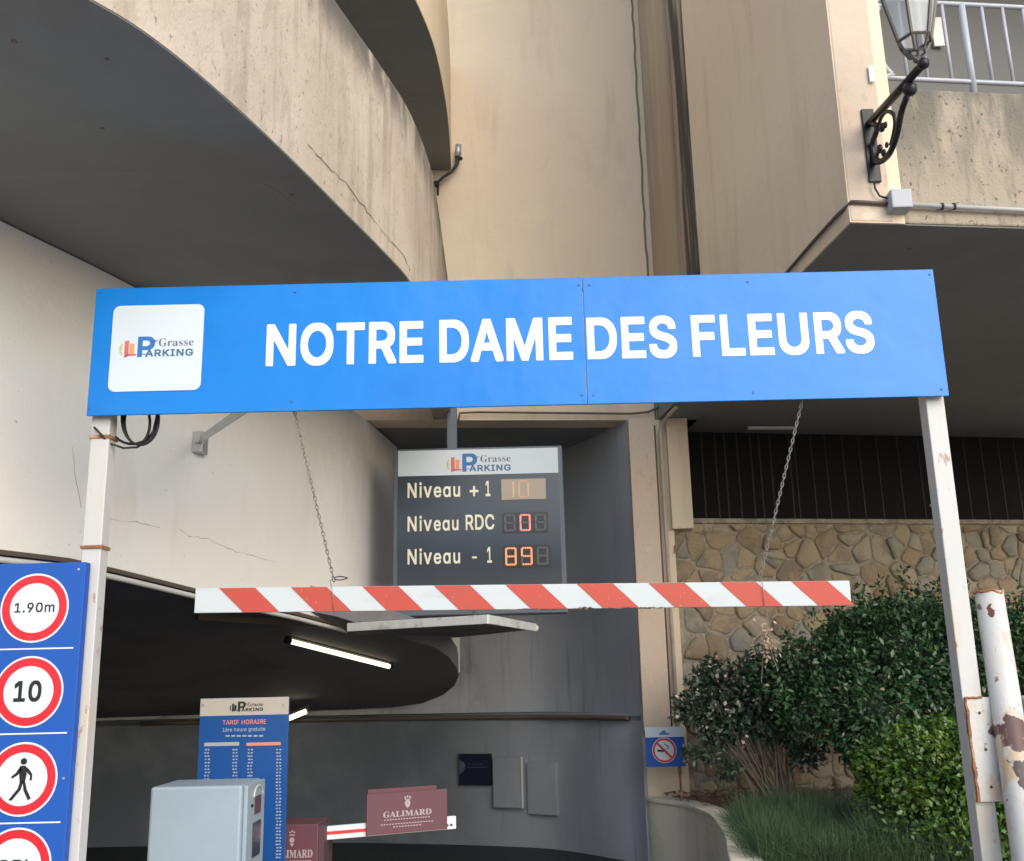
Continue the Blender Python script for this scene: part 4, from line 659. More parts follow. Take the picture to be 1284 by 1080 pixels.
# hanging height-limit bar
yb = 4.40
A0 = PY(246,738,yb); A1 = PY(246,769,yb); B0 = PY(1064,728,yb); B1 = PY(1065,760,yb)
LB = Vector((A0.x, yb, (A0.z+A1.z)/2)); RB = Vector((B0.x, yb, (B0.z+B1.z)/2)); HB = A0.z-A1.z
BAR = empty('height_limit_bar', (LB.x, yb, LB.z), 'red and white striped height limit bar hanging on two chains under the name sign', 'height bar')
mb = MB(); mb.bar(LB, RB, .02, HB); build('bar', mb, M['barwhite'], BAR, bevel=.002)
Rb = (RB-LB).normalized(); Ub = Vector((0,-1,0)).cross(Rb); Ub = Ub if Ub.z > 0 else -Ub
fb = Face(LB + Vector((0,-.0105,0)), Rb, Ub, (0,-1,0)); Lb = (RB-LB).length
st = None
for k in range(9):
    a = fb.at(275+89.75*k, 738)[0]; wd = fb.at(320+89.75*k, 738)[0]-a; sh = fb.at(305+89.75*k, 768)[0]-a
    if st is None:
        mb = MB(); fb.poly(mb, [(a+sh,-HB/2+.001),(a+sh+wd,-HB/2+.001),(a+wd,HB/2-.001),(a,HB/2-.001)], .0005, .0012)
        st = build('red_stripe', mb, M['barred'], BAR, loc=fb.p(a,0)); st0 = fb.p(a,0)
    else:
        o = st.copy(); COL.objects.link(o); o.location = fb.p(a,0) - wl(BAR)
mb = MB()
for x0_, x1_, dz in ((640,745,.006),(725,742,.014),(760,815,.007),(798,830,.008)):
    pa = fb.at(x0_,760)[0]; pb = fb.at(x1_,760)[0]; n = 12
    pts = [fb.p(pa+(pb-pa)*i/n, -HB/2-.001+random.uniform(-.003,.003), .006) for i in range(n+1)]; mb.tube(pts, [random.uniform(.2,1)*dz*.6 for _ in pts], 5)
build('torn_edge_tape', mb, M['grime'], BAR)

def chain(name, a, b, label, group='chains holding the striped bar'):
    a = Vector(a); b = Vector(b); L = (b-a).length; t = (b-a).normalized(); n = int(L/.020); mb = MB()
    x = t.cross(Vector((0,1,0))).normalized(); y = x.cross(t).normalized()
    for i in range(n):
        c = a + t*L*(i+.5)/n; u, v_ = (x, y) if i % 2 else (y, x); hl, hw = .0135, .0055; pts = []
        for k in range(8): th = 2*math.pi*k/8; pts.append(c + t*hl*math.cos(th) + u*hw*math.sin(th))
        mb.tube(pts, .0025, 4, closed=True)
    r = empty(name, a, label, 'chain', group); build('links', mb, M['chain'], r); return r
c1 = chain('hanging_chain', PY(368,510,yb), PY(419,729,yb), 'thin steel chain on the left holding up the striped bar'); 
c2 = chain('hanging_chain', PY(1006,502,yb), PY(953,724,yb), 'thin steel chain on the right holding up the striped bar')
def wire(parent, pts, r, mt, nm='wire_tie'):
    mb = MB(); mb.tube(pts, r, 5); build(nm, mb, mt, parent, smooth=True)
e = PY(419,729,yb)
wire(c1, [e+Vector(v) for v in ((0,0,0),(-.015,-.018,.005),(0,-.02,-.06),(.003,-.018,-.125),(.002,.02,-.13))], .0016, M['chain'])
wire(c1, [e+Vector((.01+.028*math.cos(t)+.02,-.01,.006+.010*math.sin(t)+.01*t/6)) for t in np.linspace(0,6.2,14)], .0025, M['cable'])
e2 = PY(953,724,yb)
wire(c2, [e2+Vector(v) for v in ((0,0,0),(.004,-.018,-.01),(.004,-.02,-.06),(.004,-.018,-.122),(0,.02,-.125))], .0016, M['chain'])
mb = MB(); mb.tube([PY(1006,502,yb)+Vector((0,0,.03)), PY(1006,502,yb)], .006, 6); build('hook', mb, M['iron'], c2)
mb = MB(); mb.tube([PY(368,510,yb)+Vector((0,0,.03)), PY(368,512,yb)], .006, 6); build('hook', mb, M['iron'], c1)
# dried flower sprig under the bar
DF = empty('dried_flower_sprig', PY(962,765,yb), 'small dried flower sprig dangling on a thread below the right part of the striped bar', 'dried flowers')
a = PY(962,763,yb); b = PY(960,800,yb); mb = MB(); mb.tube([a, a.lerp(b,.5)+Vector((.002,0,0)), b], .0012, 4); build('thread', mb, M['dry'], DF)
mb = MB()
for k in range(150):
    c = b + Vector((random.gauss(0,.022), random.gauss(0,.02), random.gauss(-.02,.042))); d1 = Vector([random.gauss(0,1) for _ in range(3)]).normalized()*.011; d2 = Vector([random.gauss(0,1) for _ in range(3)]).normalized()*.006
    mb.add([c-d1, c-d2, c+d1, c+d2], [(0,1,2,3)])
for k in range(10):
    q = b + Vector((random.gauss(0,.035), random.gauss(0,.03), random.gauss(-.02,.06))); mb.tube([b+Vector((0,0,.03)), q], .001, 3)
build('petals', mb, M['dry'], DF, recalc=False)

# coiled cable on the left post
CC = empty('cable_coil', PY(165,545,YG), 'coil of black cable hung on top of the left gantry post', 'cable')
mb = MB()
for k in range(3):
    cx, cz, rx, rz = [(176,532,23,32),(172,536,16,27),(166,530,31,33)][k]
    pts = []
    for t in np.linspace(0.15+k*.2, 2*math.pi+.7, 34): pts.append(PY(cx+rx*math.cos(t), cz+rz*math.sin(t)-6, YG+.04+k*.015))
    mb.tube(pts, .0065, 6)
mb.tube([PY(118,536,YG-.02), PY(127,545,YG-.02), PY(137,556,YG+.02), PY(155,562,YG+.04), PY(172,561,YG+.05), PY(190,550,YG+.05), PY(197,520,YG+.05)], .0055, 6)
build('loops', mb, M['cable'], CC, smooth=True)

# left traffic sign board
YT = 4.33
tr = PY(107,720,YT).x
TS = empty('traffic_sign_board', (tr-.24, YT, 0), 'tall blue board with four round red-rimmed prohibition signs fixed to the left gantry post', 'traffic sign')
ft = Face((0, YT, 0), (1,0,0), (0,0,1), (0,-1,0))
tl = tr-.50; tz = PY(100,705,YT).z
mb = MB(); mb.box((tl, YT, .15), (tr, YT+.05, tz)); build('board', mb, M['blue2'], TS, bevel=.003)
mb = MB(); mb.box((tl, YT+.0505, 0), (tl+.06, YT+.11, tz)); build('post', mb, M['post'], TS, bevel=.003)
rows = [(41.5,762.5),(35.5,867.5),(28.5,977),(21,1086)]
cen = [ft.at(*r) for r in rows]; cxm = sum(c[0] for c in cen)/4
rad = (ft.at(84.3,762)[0]-ft.at(-1.2,762)[0])/2
for k, c in enumerate(cen):
    c = (cen[k][0]*.5+cxm*.5, c[1])
    mb = MB(); ft.disc(mb, c[0], c[1], rad, .0005, .001); sg = build('sign_disc', mb, M['whitep'], TS, loc=ft.p(c[0],c[1]), label=['round 1.90m height limit sign','round speed limit sign reading 10','round sign with a black walking figure','round sign lettered GPL'][k])
    mb = MB(); ft.ring(mb, c[0], c[1], rad*.72, rad*.945, .0016, .001); build('red_rim', mb, M['red'], sg)
    mb = MB(); s = rad*.6; h = .0017
    if k == 0: ft.text(mb, '1.90m', c[0]-s*.98, c[1]-s*.22, c[0]+s*.98, c[1]+s*.26, 'm', 0, h)
    elif k == 1: ft.text(mb, '10', c[0]-s*.70, c[1]-s*.48, c[0]+s*.62, c[1]+s*.52, 'b', 0, h, -30)
    elif k == 3: ft.text(mb, 'GPL', c[0]-s*.85, c[1]-s*.26, c[0]+s*.85, c[1]+s*.28, 'm', 0, h)
    else:
        P = lambda x, y: (c[0]+(x-61)*s/72, c[1]+(795-y)*s/72)
        ft.disc(mb, *P(63,738), s*.15, h)
        for pl in ([(52,752),(70,752),(76,780),(72,806),(55,806),(50,775)], [(54,752),(38,776),(24,786),(28,793),(45,783),(58,768)], [(68,752),(84,765),(95,780),(95,800),(88,800),(88,784),(74,772)],
                   [(56,800),(50,825),(22,861),(32,864),(60,830),(66,806)], [(64,800),(74,806),(80,828),(97,858),(87,863),(70,832)]):
            ft.poly(mb, [P(x, y) for x, y in pl], h)
    build('symbol', mb, M['black'], sg)
mb = MB()
for x1_, y_ in ((92,812.5),(84,919),(76,1031)):
    e = ft.at(x1_, y_); ft.rect(mb, tl+.045, e[1]-.003, e[0], e[1]+.003, .0005)
build('divider_line', mb, M['whitep'], TS)
for px, py in ((99,714),(80,976)):
    c = ft.at(px,py); mb = MB(); ft.disc(mb, c[0], c[1], .005, .0005, .003, 10); build('rivet', mb, M['steel'], TS)

# rusty bollard welded to the right post
pt = PY(1240,742,4.36)
BO = empty('rusty_bollard', (pt.x, 4.36, 0), 'flaking white steel pipe bollard with brown rust patches welded to the right gantry post', 'bollard')
top = PY(1240,744,4.44); low = PY(1281,1010,4.30); dr0 = (low-top); foot = top + dr0*(top.z/(-dr0.z)); zt_ = top.z
bx = top.x
mb = MB(); mb.tube([foot, foot.lerp(top,.4), foot.lerp(top,.6), top], [.072,.068,.062,.058], 26); o = build('pipe', mb, M['rustpost'], BO)
for p in o.data.polygons: p.use_smooth = len(p.vertices) == 4
sl = foot.lerp(top,.62); mb = MB(); a = PY(1283,873,4.36); mb.box((a.x, 4.30, 0), (a.x+.16, 4.44, a.z)); o = build('side_post', mb, M['rustpost'], BO, bevel=.006)
mb = MB(); pts = [(top.x+.057*math.cos(t), top.y+.057*math.sin(t), zt_+random.uniform(-.005,.012)) for t in np.linspace(0,6.283,19)[:-1]]; mb.tube(pts, .0065, 5, closed=True); build('rim', mb, M['rust'], BO)
za = PY(1216,875,4.37).z; zb_ = PY(1240,1006,4.37).z
mb = MB(); mb.box((PXR-HW+.002, YG-.022, zb_), (PY(1258,940,YG).x, YG-.0035, za)); o = build('weld_plate', mb, M['rustpost'], BO, bevel=.002)
mb = MB(); pts = [(PXR-HW+.004+random.uniform(-.004,.003), YG-.026, z) for z in np.linspace(zb_, za, 16)] ; mb.tube(pts, [random.uniform(.005,.011) for _ in pts], 5)
pts = [(x, YG-.024, za+random.uniform(-.003,.003)) for x in np.linspace(PXR-HW, PXR+HW-.01, 8)]; mb.tube(pts, .005, 5)
build('rusty_weld', mb, M['rust'], BO)
for px, py in ((1228,894),(1236,940),(1243,987),(1254,885)):
    c = PY(px,py,YG-.022); mb = MB(); mb.tube([c+Vector((0,.002,0)), c+Vector((0,-.003,0))], .006, 8); build('bolt_hole', mb, M['grime'], BO)

# ================================================================ PARKING SPACES DISPLAY
YD = 9.0
fd = Face((0, YD, 0), (1,0,0), (0,0,1), (0,-1,0))
dl = fd.at(493,650)[0]; dr = fd.at(708,650)[0]; dt = fd.at(600,561)[1]; db = fd.at(600,771)[1]
DB = empty('parking_space_display', (0, YD, db), 'slate grey illuminated board showing free spaces on three levels, hanging behind the striped bar', 'display board')
mb = MB(); mb.box((dl, YD, db), (dr, YD+.22, dt)); build('housing', mb, M['frame'], DB, bevel=.01)
il = fd.at(499,650)[0]; ir = fd.at(702,650)[0]; hz0 = fd.at(600,596)[1]; hz1 = fd.at(600,564)[1]
mb = MB(); fd.rect(mb, il, db+.06, ir, hz0, .003, .008); build('front_panel', mb, M['slate'], DB)
mb = MB(); fd.rect(mb, il, hz0+.003, ir, hz1, .003, .010); hd = build('header', mb, M['skyprint'], DB)
fd2 = Face((0, YD-.012, 0), (1,0,0), (0,0,1), (0,-1,0))
a = fd2.at(560,592); b = fd2.at(641,592); logo(fd2, hd, a[0], a[1]-.008, b[0]-a[0])
DIG = {'0':'abcdef','1':'bc','8':'abcdefg','9':'abcfgd'}
def segdots(mb, mboff, a0, b0, w_, h_, ch):
    segs = {'a':((0,1),(1,1)),'b':((1,1),(1,.5)),'c':((1,.5),(1,0)),'d':((0,0),(1,0)),'e':((0,0),(0,.5)),'f':((0,.5),(0,1)),'g':((0,.5),(1,.5))}
    for k, (p, q) in segs.items():
        tgt = mb if ch and k in DIG[ch] else mboff
        for i in range(4):
            t = (i+.5)/4; x = a0+w_*(p[0]*(1-t)+q[0]*t); y = b0+h_*(p[1]*(1-t)+q[1]*t); s = .0085
            fd2.rect(tgt, x-s, y-s, x+s, y+s, .004, .002)
rowsD = [('niveau','+ 1', (511,604,624),(615,), (629,600,684,627), ' 10'[0:0]+'10', 'ledglare'),
         ('niveau','RDC', (511,646,665),(620,), (631,642,687,669), '0', 'ledback'),
         ('niveau','- 1', (511,687,707),(618,), (632,683,690,712), '89', 'ledback')]
for k, (x0_, yt_, ybt, x1_, win, digs, mt) in enumerate(((511,604,623.5,615,(629,600,684,627),'10 ','ledglare'),(511,646,665.5,620,(630,642,687,669),' 0 ','ledback'),(511,687,707,618,(631,683,690,712),'89 ','ledback'))):
    mbt = MB(); zc = fd2.at(565,ybt-(0))[1]; zc_t = fd2.at(565,yt_)[1]
    X = lambda p: fd2.at(p, ybt)[0]
    cap = zc_t-zc
    fd2.text(mbt, 'Niv', X(x0_), zc, X(x0_+30.5), zc_t, 'm', 0, .001, 30); fd2.text(mbt, 'eau', X(x0_+33), zc, X(x0_+(66 if k != 1 else 64)), zc+cap*.70, 'm', 0, .001, 30)
    if k == 0: fd2.text(mbt, '+', X(589), zc+cap*.02, X(600), zc+cap*.68, 'm', 0, .001); fd2.text(mbt, '1', X(609), zc, X(615), zc_t, 'm', 0, .001)
    if k == 1: fd2.text(mbt, 'RDC', X(584), zc, X(620), zc_t, 'm', 0, .001)
    if k == 2: fd2.rect(mbt, X(592), zc+cap*.30, X(598), zc+cap*.42, .001, .001); fd2.text(mbt, '1', X(611), zc, X(617), zc_t, 'm', 0, .001)
    build('lettering', mbt, M['cream'], DB)
    a = fd2.at(win[0], win[3]); b = fd2.at(win[2], win[1]); zl = (a[1]); 
    mb = MB(); fd2.rect(mb, a[0], a[1], b[0], b[1], .0, .003); wn = build('digit_window', mb, M[mt], DB, label=['digit window showing 10, painted pale for glare','dark digit window showing 0','dark digit window showing 89'][k])
    W3 = (b[0]-a[0])/3
    for j, ch in enumerate(digs):
        on, off = MB(), MB(); segdots(on, off, a[0]+W3*j+W3*.2, a[1]+(b[1]-a[1])*.13, W3*.6, (b[1]-a[1])*.74, ch if ch != ' ' else None)
        if on.v: build('lit_digit', on, M[('ledglare_dots','ledred','ledon')[k]], wn, recalc=False)
        if k != 0: build('unlit_digit', off, M['ledoff'], wn, recalc=False)

hx = fd.at(566,540)[0]; mb = MB(); mb.box((hx-.045,YD+.06,dt),(hx+.045,YD+.15,4.45)); mb.box((hx-.04,YD+.15,4.3),(hx+.04,wy(hx)-.01,4.38)); build('hanger', mb, M['frame'], DB, bevel=.004)

# white metal tray and lamps under the inner ramp
TY = empty('hanging_tray', PZ(560,792,2.05), 'grimy white edged metal tray seen from below under the display board', 'metal tray')
Z = 1.985
pt_ = [PZ(436,791,Z), PZ(612,781,Z), PZ(672,791,Z), PZ(575,801,Z), PZ(505,803,Z), PZ(448,798,Z)]
mb = MB(); mb.prism([p+Vector((0,.012,.012)) for p in pt_], (0,0,.03)); build('underside', mb, M['trayd'], TY)
mb = MB()
for a, b in ((pt_[0],pt_[1]),(pt_[1],pt_[2])): mb.bar(a+Vector((0,0,.024)), b+Vector((0,0,.024)), .02, .062)
build('rim', mb, M['tray'], TY, bevel=.003)
mb = MB(); mb.ball(pt_[2]+Vector((0,0,.02)), .026, 8); build('end_knob', mb, M['greypipe'], TY)
mb = MB()
for a_, b_ in ((pt_[0]+Vector((.1,.05,.04)), Vector((-1.35,8.9,2.12))), (pt_[1]+Vector((-.1,.1,.04)), Vector((-.35,9.1,2.25)))): mb.tube([a_, b_], .012, 6)
build('hanger', mb, M['frame'], TY)
LP = empty('fluorescent_lamp', RPt(425,812), 'lit fluorescent tube on a dark fitting under the inner ramp, near the centre', 'lamp', 'fluorescent lamps inside the garage')
a = RPt(364,799)+Vector((0,0,-.035)); b = RPt(488,831)+Vector((0,0,-.035))
mb = MB(); mb.tube([a,b], .021, 10); build('tube', mb, M['tube'], LP, smooth=True)
mb = MB(); t_ = (b-a).normalized(); mb.bar(a-t_*.05+Vector((0,.01,.05)), b+t_*.02+Vector((0,.01,.05)), .07, .045); mb.tube([a-t_*.05, a], .028, 8); mb.tube([b, b+t_*.03], .02, 8); build('fitting', mb, M['iron'], LP)
LP2 = empty('fluorescent_lamp', PY(370,896,10.9), 'short end of a lit fluorescent tube peeping out behind the blue rate board', 'lamp', 'fluorescent lamps inside the garage')
a = PY(350,906,10.9); b = PY(384,892,10.9); mb = MB(); mb.tube([a,b], .026, 8); build('tube', mb, M['tube'], LP2, smooth=True)
mb = MB(); mb.bar(a+Vector((0,.06,.03)), b+Vector((.03,.06,.045)), .06, .05); build('fitting', mb, M['iron'], LP2)
# brown beams over the lane under the white wall
mb = MB(); a = RPt(345,772); b = RPt(452,801); 
pa = PZ(352,768,2.06); pb = PZ(440,790,2.05); mb.bar(Vector((-2.35,7.6,2.1)), Vector((-1.30,8.9,2.06)), .05, .05); build('ceiling_beam', mb, M['darkpipe'], G)

# ================================================================ RATE BOARD
YR = 6.0; fr = Face((0, YR, 0), (1,0,0), (0,0,1), (0,-1,0))
rl = fr.at(249,930)[0]; rr_ = fr.at(361,930)[0]; rt = fr.at(305,875)[1]
RB_ = empty('rate_board', ((rl+rr_)/2, YR, 0), 'tall blue hourly rate board with beige header standing behind the ticket machine', 'rate board')
mb = MB(); mb.box((rl, YR, .25), (rr_, YR+.02, rt)); build('panel', mb, M['blue3'], RB_, bevel=.002)
hz = fr.at(305,897)[1]; mb = MB(); fr.rect(mb, rl+.001, hz, rr_-.001, rt-.001, .0005, .001); hd = build('header', mb, M['beigehdr'], RB_)
fr2 = Face((0, YR-.0018, 0), (1,0,0), (0,0,1), (0,-1,0))
a = fr2.at(288,894); b = fr2.at(330,894); logo(fr2, hd, a[0], a[1]+.004, b[0]-a[0], True)
for x in (rl+.06, rr_-.06):
    mb = MB(); mb.box((x-.02, YR+.0205, 0), (x+.02, YR+.06, rt-.05)); build('leg', mb, M['steel'], RB_)
mb = MB(); a = fr.at(279,909); b = fr.at(334,902); fr.text(mb, 'TARIF HORAIRE'.replace('H','H'), a[0], a[1], b[0], b[1], 'i', 0, .0006); build('orange_heading', mb, M['orange'], RB_)
mb = MB(); a = fr.at(279,919); b = fr.at(333,911.5); fr.text(mb, '1ère heure gratuite', a[0], a[1], b[0], b[1], 'i', 0, .0006)
for k in range(7): q = fr.at(283+7*k, 924); fr.rect(mb, q[0], q[1], q[0]+.022, q[1]+.009, .0006)
a = fr.at(256,936); b = fr.at(300,930.5); fr.rect(mb, a[0], a[1], b[0], b[1], .0006)
build('white_heading', mb, M['boxgrey'], RB_); mb = MB()
for col_, wd_ in ((256,5.5),(291,6),(310,6),(346,5)):
    for i in range(34):
        q = fr.at(col_+random.uniform(0,1.2)-.02*i, 941+4.1*i)
        for j in range(2): fr.rect(mb, q[0]+j*.016, q[1], q[0]+j*.016+random.uniform(.008,.013), q[1]+.007, .0006, .0005)
build('price_rows', mb, M['boxgrey'], RB_, kind='stuff')
mb = MB(); a = fr.at(309,935.5); b = fr.at(352,930.5); fr.rect(mb, a[0], a[1], b[0], b[1], .0006); build('orange_band', mb, M['orange'], RB_)
for px in (255,356):
    c = fr.at(px,884); mb = MB(); fr.disc(mb, c[0], c[1], .008, .002, .003, 10); build('screw', mb, M['steel'], RB_)

# ================================================================ TICKET MACHINE
YM = 4.9
ml = PY(188,1000,YM).x; mr_ = PY(303,1000,YM).x; mt_ = PY(250,986,YM).z; bk = YM+.36
TM = empty('ticket_machine', ((ml+mr_)/2, YM+.2, 0), 'pale blue grey metal ticket machine cabinet with dark screens on its right side', 'ticket machine')
mb = MB(); mb.box((ml, YM, 0), (mr_, bk, mt_)); build('cabinet', mb, M['cabinet'], TM, bevel=.012)
mb = MB(); mb.box((mr_+.0005, YM+.03, .02), (mr_+.02, bk-.002, mt_-.004)); dr_ = build('side_door', mb, M['cabinet'], TM, bevel=.004)
fm = Face((mr_+.0205, 0, 0), (0,1,0), (0,0,1), (1,0,0))
def mz(px, py): return PX(px, py, mr_+.0205)
a = mz(318,1022); b = mz(327,996); mb = MB(); fm.rect(mb, YM+.16, a.z, YM+.27, b.z, .0, .004); build('small_screen', mb, M['plum'], dr_)
a = mz(316,1076); b = mz(327,1024); mb = MB(); fm.rect(mb, YM+.14, a.z, YM+.28, b.z-.01, .0, .004); build('card_reader', mb, M['cabdark'], dr_)
mb = MB(); pts = [(mr_+.024, YM+.215+.085*math.cos(t), b.z+.055+.045*math.sin(t)+.05) for t in np.linspace(0,math.pi,9)]; mb.tube(pts, .004, 5); build('hood', mb, M['greypipe'], dr_)
mb = MB(); mb.ball((mr_+.024, YM+.10, b.z+.07), .008, 6); build('lock', mb, M['iron'], dr_)

# ================================================================ BARRIER WITH BURGUNDY PANELS
YB = 6.25; fbp = Face((0, YB, 0), (1,0,0), (0,0,1), (0,-1,0))
hr = fbp.at(399,1050)[0]; hl = hr-.36; ht = fbp.at(370,1034)[1]
BR = empty('boom_barrier', (hl+.18, YB+.15, 0), 'boom barrier with burgundy GALIMARD advertising panels and a red striped white arm', 'barrier')
mb = MB(); mb.box((hl, YB, 0), (hr, YB+.3, ht)); build('barrier_housing', mb, M['burgundy'], BR, bevel=.006)
mb = MB(); mb.box((hr+.0005,YB+.02,.01),(hr+.03,YB+.3,ht-.01)); build('side_edge', mb, M['plum'], BR)
def advert(fc, parent, cx, zb0, w_, h_):
    mb = MB(); k = w_
    fc.text(mb, 'GALIMARD', cx-.30*k, zb0+h_*.40, cx+.30*k, zb0+h_*.545, 's', 0, .001)
    fc.ring(mb, cx, zb0+h_*.72, .010*k, .035*k, .001, .001, 16); fc.disc(mb, cx, zb0+h_*.71, .008*k, .001)
    for j in (-1,0,1): fc.disc(mb, cx+j*.03*k, zb0+h_*(.86+(.02 if j == 0 else 0)), .012*k, .001, .001, 10)
    fc.rect(mb, cx-.035*k, zb0+h_*.80, cx+.035*k, zb0+h_*.82, .001)
    fc.poly(mb, [(cx-.03*k,zb0+h_*.66),(cx,zb0+h_*.60),(cx+.03*k,zb0+h_*.66)], .001)
    for zz, ww in ((.33,.29),(.22,.33),(.15,.18)):
        n = int(ww*60)
        for i in range(n): x = cx-ww*k+2*ww*k*i/n; fc.rect(mb, x, zb0+h_*zz, x+1.35*ww*k/n, zb0+h_*(zz+.022), .001, .0006)
    build('print', mb, M['mauve'], parent, kind='stuff')
hp = Face((0, YB-.0005, 0), (1,0,0), (0,0,1), (0,-1,0))
mb = MB(); o = bpy.data.objects['barrier_housing']
advert(hp, o, fbp.at(366,1060)[0], ht-.30, .40, .30)
pa = PY(404,1045,YB+.12); pb = PY(571,1031,YB+.45)
mb = MB(); mb.bar(pa, pb, .03, .075); ARM = build('arm', mb, M['whitep'], BR, bevel=.003)
mb = MB(); dd = (pb-pa).normalized(); sidev = Vector((dd.y,-dd.x,0)).normalized()
mb.bar(pa+dd*.0+sidev*.0165, pa+(pb-pa)*.42+sidev*.0165, .003, .018); build('red_line', mb, M['red'], ARM)
mb = MB()
for s_ in (.93,.96): mb.ball(pa+(pb-pa)*s_+sidev*.017+Vector((0,0,-.012)), .008, 6)
build('bolt', mb, M['black'], ARM)
q0_ = pa + (pb-pa)*.34; q1_ = pa+(pb-pa)*.93
Rr = (q1_-q0_).normalized(); Ur = sidev.cross(Rr); Ur = Ur if Ur.z > 0 else -Ur
fa = Face(q0_+sidev*.022, Rr, Ur, sidev)
c0 = fa.at(459,1048); c1_ = fa.at(560,1040); ctop = fa.at(460,996)
mb = MB(); fa.rect(mb, c0[0], c0[1], c1_[0], ctop[1], .0, .012); AP = build('advertising_panel', mb, M['burgundy'], BR)
mb = MB(); fa.rect(mb, c0[0]+.02, c0[1]+.05, c1_[0]-.05, ctop[1]+.02, -.05, .01); build('rear_panel', mb, M['burgundy'], BR)
fa2 = Face(fa.o+fa.N*.012, fa.R, fa.U, fa.N); advert(fa2, AP, (c0[0]+c1_[0])/2, c0[1], c1_[0]-c0[0], ctop[1]-c0[1])

# ================================================================ NO SMOKING SIGN
YN = 9.2; fn = Face((0, YN, 0), (1,0,0), (0,0,1), (0,-1,0))
a = fn.at(811,962); b = fn.at(857,911)
NS = empty('no_smoking_sign', ((a[0]+b[0])/2, YN, .5), 'small blue no smoking sign with white top on a thin post in the planter corner', 'sign')
mb = MB(); mb.box((a[0],YN,a[1]),(b[0],YN+.008,b[1])); build('plate', mb, M['blue2'], NS)
hz = fn.at(834,924.5)[1]; mb = MB(); fn.rect(mb, a[0], hz, b[0], b[1], .0005); build('white_header', mb, M['skyprint'], NS)
mb = MB(); c = fn.at(833,941); fn.disc(mb, c[0], c[1], .105, .0005); build('white_disc', mb, M['whitep'], NS)
mb = MB(); fn.ring(mb, c[0], c[1], .083, .100, .0016)
fn.poly(mb, [(c[0]-.068,c[1]+.055),(c[0]-.055,c[1]+.068),(c[0]+.068,c[1]-.055),(c[0]+.055,c[1]-.068)], .003); build('red_ring', mb, M['red'], NS)
mb = MB(); fn.rect(mb, c[0]-.06, c[1]-.012, c[0]+.01, c[1]+.006, .002); build('cigarette', mb, M['black'], NS)
mb = MB(); pts = [fn.p(c[0]+.02+.02*math.sin(t*1.3), c[1]+.01+.05*t/4, .003) for t in np.linspace(0,4,9)]; mb.tube(pts, .004, 4); fn.rect(mb, c[0]-.04, hz+.02, c[0]+.05, hz+.033, .0012); fn.poly(mb, [(c[0]-.03,hz+.035),(c[0]+.03,hz+.035),(c[0]+.01,hz+.055),(c[0]-.01,hz+.05)], .0012)
build('smoke_curl', mb, M['logoblue'], NS)
px_ = fn.at(853,970)[0]; mb = MB(); mb.box((px_-.008,YN+.0085,.54),(px_+.008,YN+.022,b[1]-.02)); build('post', mb, M['rust'], NS)

# ================================================================ WALL LANTERN
XL = onF(1087,185).x + .02; WY = C0.y + (XL-C0.x)*dF.y/dF.x
def LPt(px, py): q = PX(px, py, XL); return q
LN = empty('wall_lantern', (XL, WY, onF(1090,185).z), 'black wrought iron bracket lantern with frosted panes on the corner pier', 'wall lamp')
zt2 = onF(1085,139).z; zb2 = onF(1093,230).z
mb = MB(); mb.box((XL-.035, WY-.022, zb2), (XL+.035, WY-.004, zt2)); build('wall_plate', mb, M['iron'], LN, bevel=.004)
knob = LPt(1140,110); tip = LPt(1158,80)
arm0 = Vector((XL, WY-.02, onF(1090,158).z))
mb = MB(); mb.tube([arm0, arm0.lerp(tip,.5), tip], [.021,.022,.02], 8); mb.ball(LPt(1141,112), .038, 8); mb.ball(tip, .03, 8); build('arm', mb, M['iron'], LN, smooth=True)
mb = MB()
wy_ = lambda z: Vector((XL, WY-.03, z))
sc1 = [LPt(1137,122), LPt(1130,142), LPt(1125,168), LPt(1117,190), LPt(1106,202), LPt(1096,203)]
mb.tube(smooth_plan(sc1,4), .0165, 7)
sc2 = [arm0+Vector((0,-.03,-.01)), LPt(1100,160), LPt(1094,180), LPt(1096,197), LPt(1104,203)]
mb.tube(smooth_plan(sc2,4), .016, 7)
sc3 = [LPt(1098,172), LPt(1104,150), LPt(1112,140), LPt(1121,145), LPt(1122,160), LPt(1117,182)]
mb.tube(smooth_plan(sc3,4), .011, 6)
for px, py, r in ((1106,160,.022),(1110,157,.016),(1103,187,.022),(1108,192,.018),(1112,182,.014),(1100,194,.014)): mb.ball(LPt(px,py), r*1.25, 7, (.6,1,1))
build('scrollwork', mb, M['iron'], LN, smooth=True)
# lantern body above the arm tip
lc = Vector((XL+.0, LPt(1147,52).y, 0)); zr = LPt(1147,52).z; ztp = zr+.42
def hexa(r, z, ph=0): return [Vector((lc.x+r*math.cos(ph+k*math.pi/3), lc.y+r*math.sin(ph+k*math.pi/3), z)) for k in range(6)]
r0, r1 = .082, .175; LANT = bpy.data.objects.new('lantern', None); COL.objects.link(LANT); LANT.parent = LN; lo_ = Vector((lc.x, lc.y, zr)); LANT.location = lo_-wl(LN); WL[LANT.name] = lo_
h0, h1, hb = hexa(r0,zr), hexa(r1,ztp), hexa(.045,zr-.07)
mb = MB(); mb.tube(h0, .009, 5, closed=True); mb.tube(h1, .012, 5, closed=True); mb.tube(hb, .007, 5, closed=True)
for k in range(6): mb.tube([h0[k], h1[k]], .009, 5); mb.tube([h0[k], hb[k]], .007, 5)
for k in (0,3): mb.tube([hb[k], Vector((lc.x,lc.y,zr-.11)).lerp(tip,.4), tip], .011, 5)
build('frame', mb, M['lampiron'], LANT)
g0, g1 = hexa(r0-.004,zr+.006), hexa(r1-.004,ztp-.006)
for k in range(6):
    j = (k+1) % 6; mb = MB(); mb.add([g0[k], g0[j], g1[j], g1[k]], [(0,1,2,3)]); build('pane', mb, M['glass'], LANT, loc=g0[k])
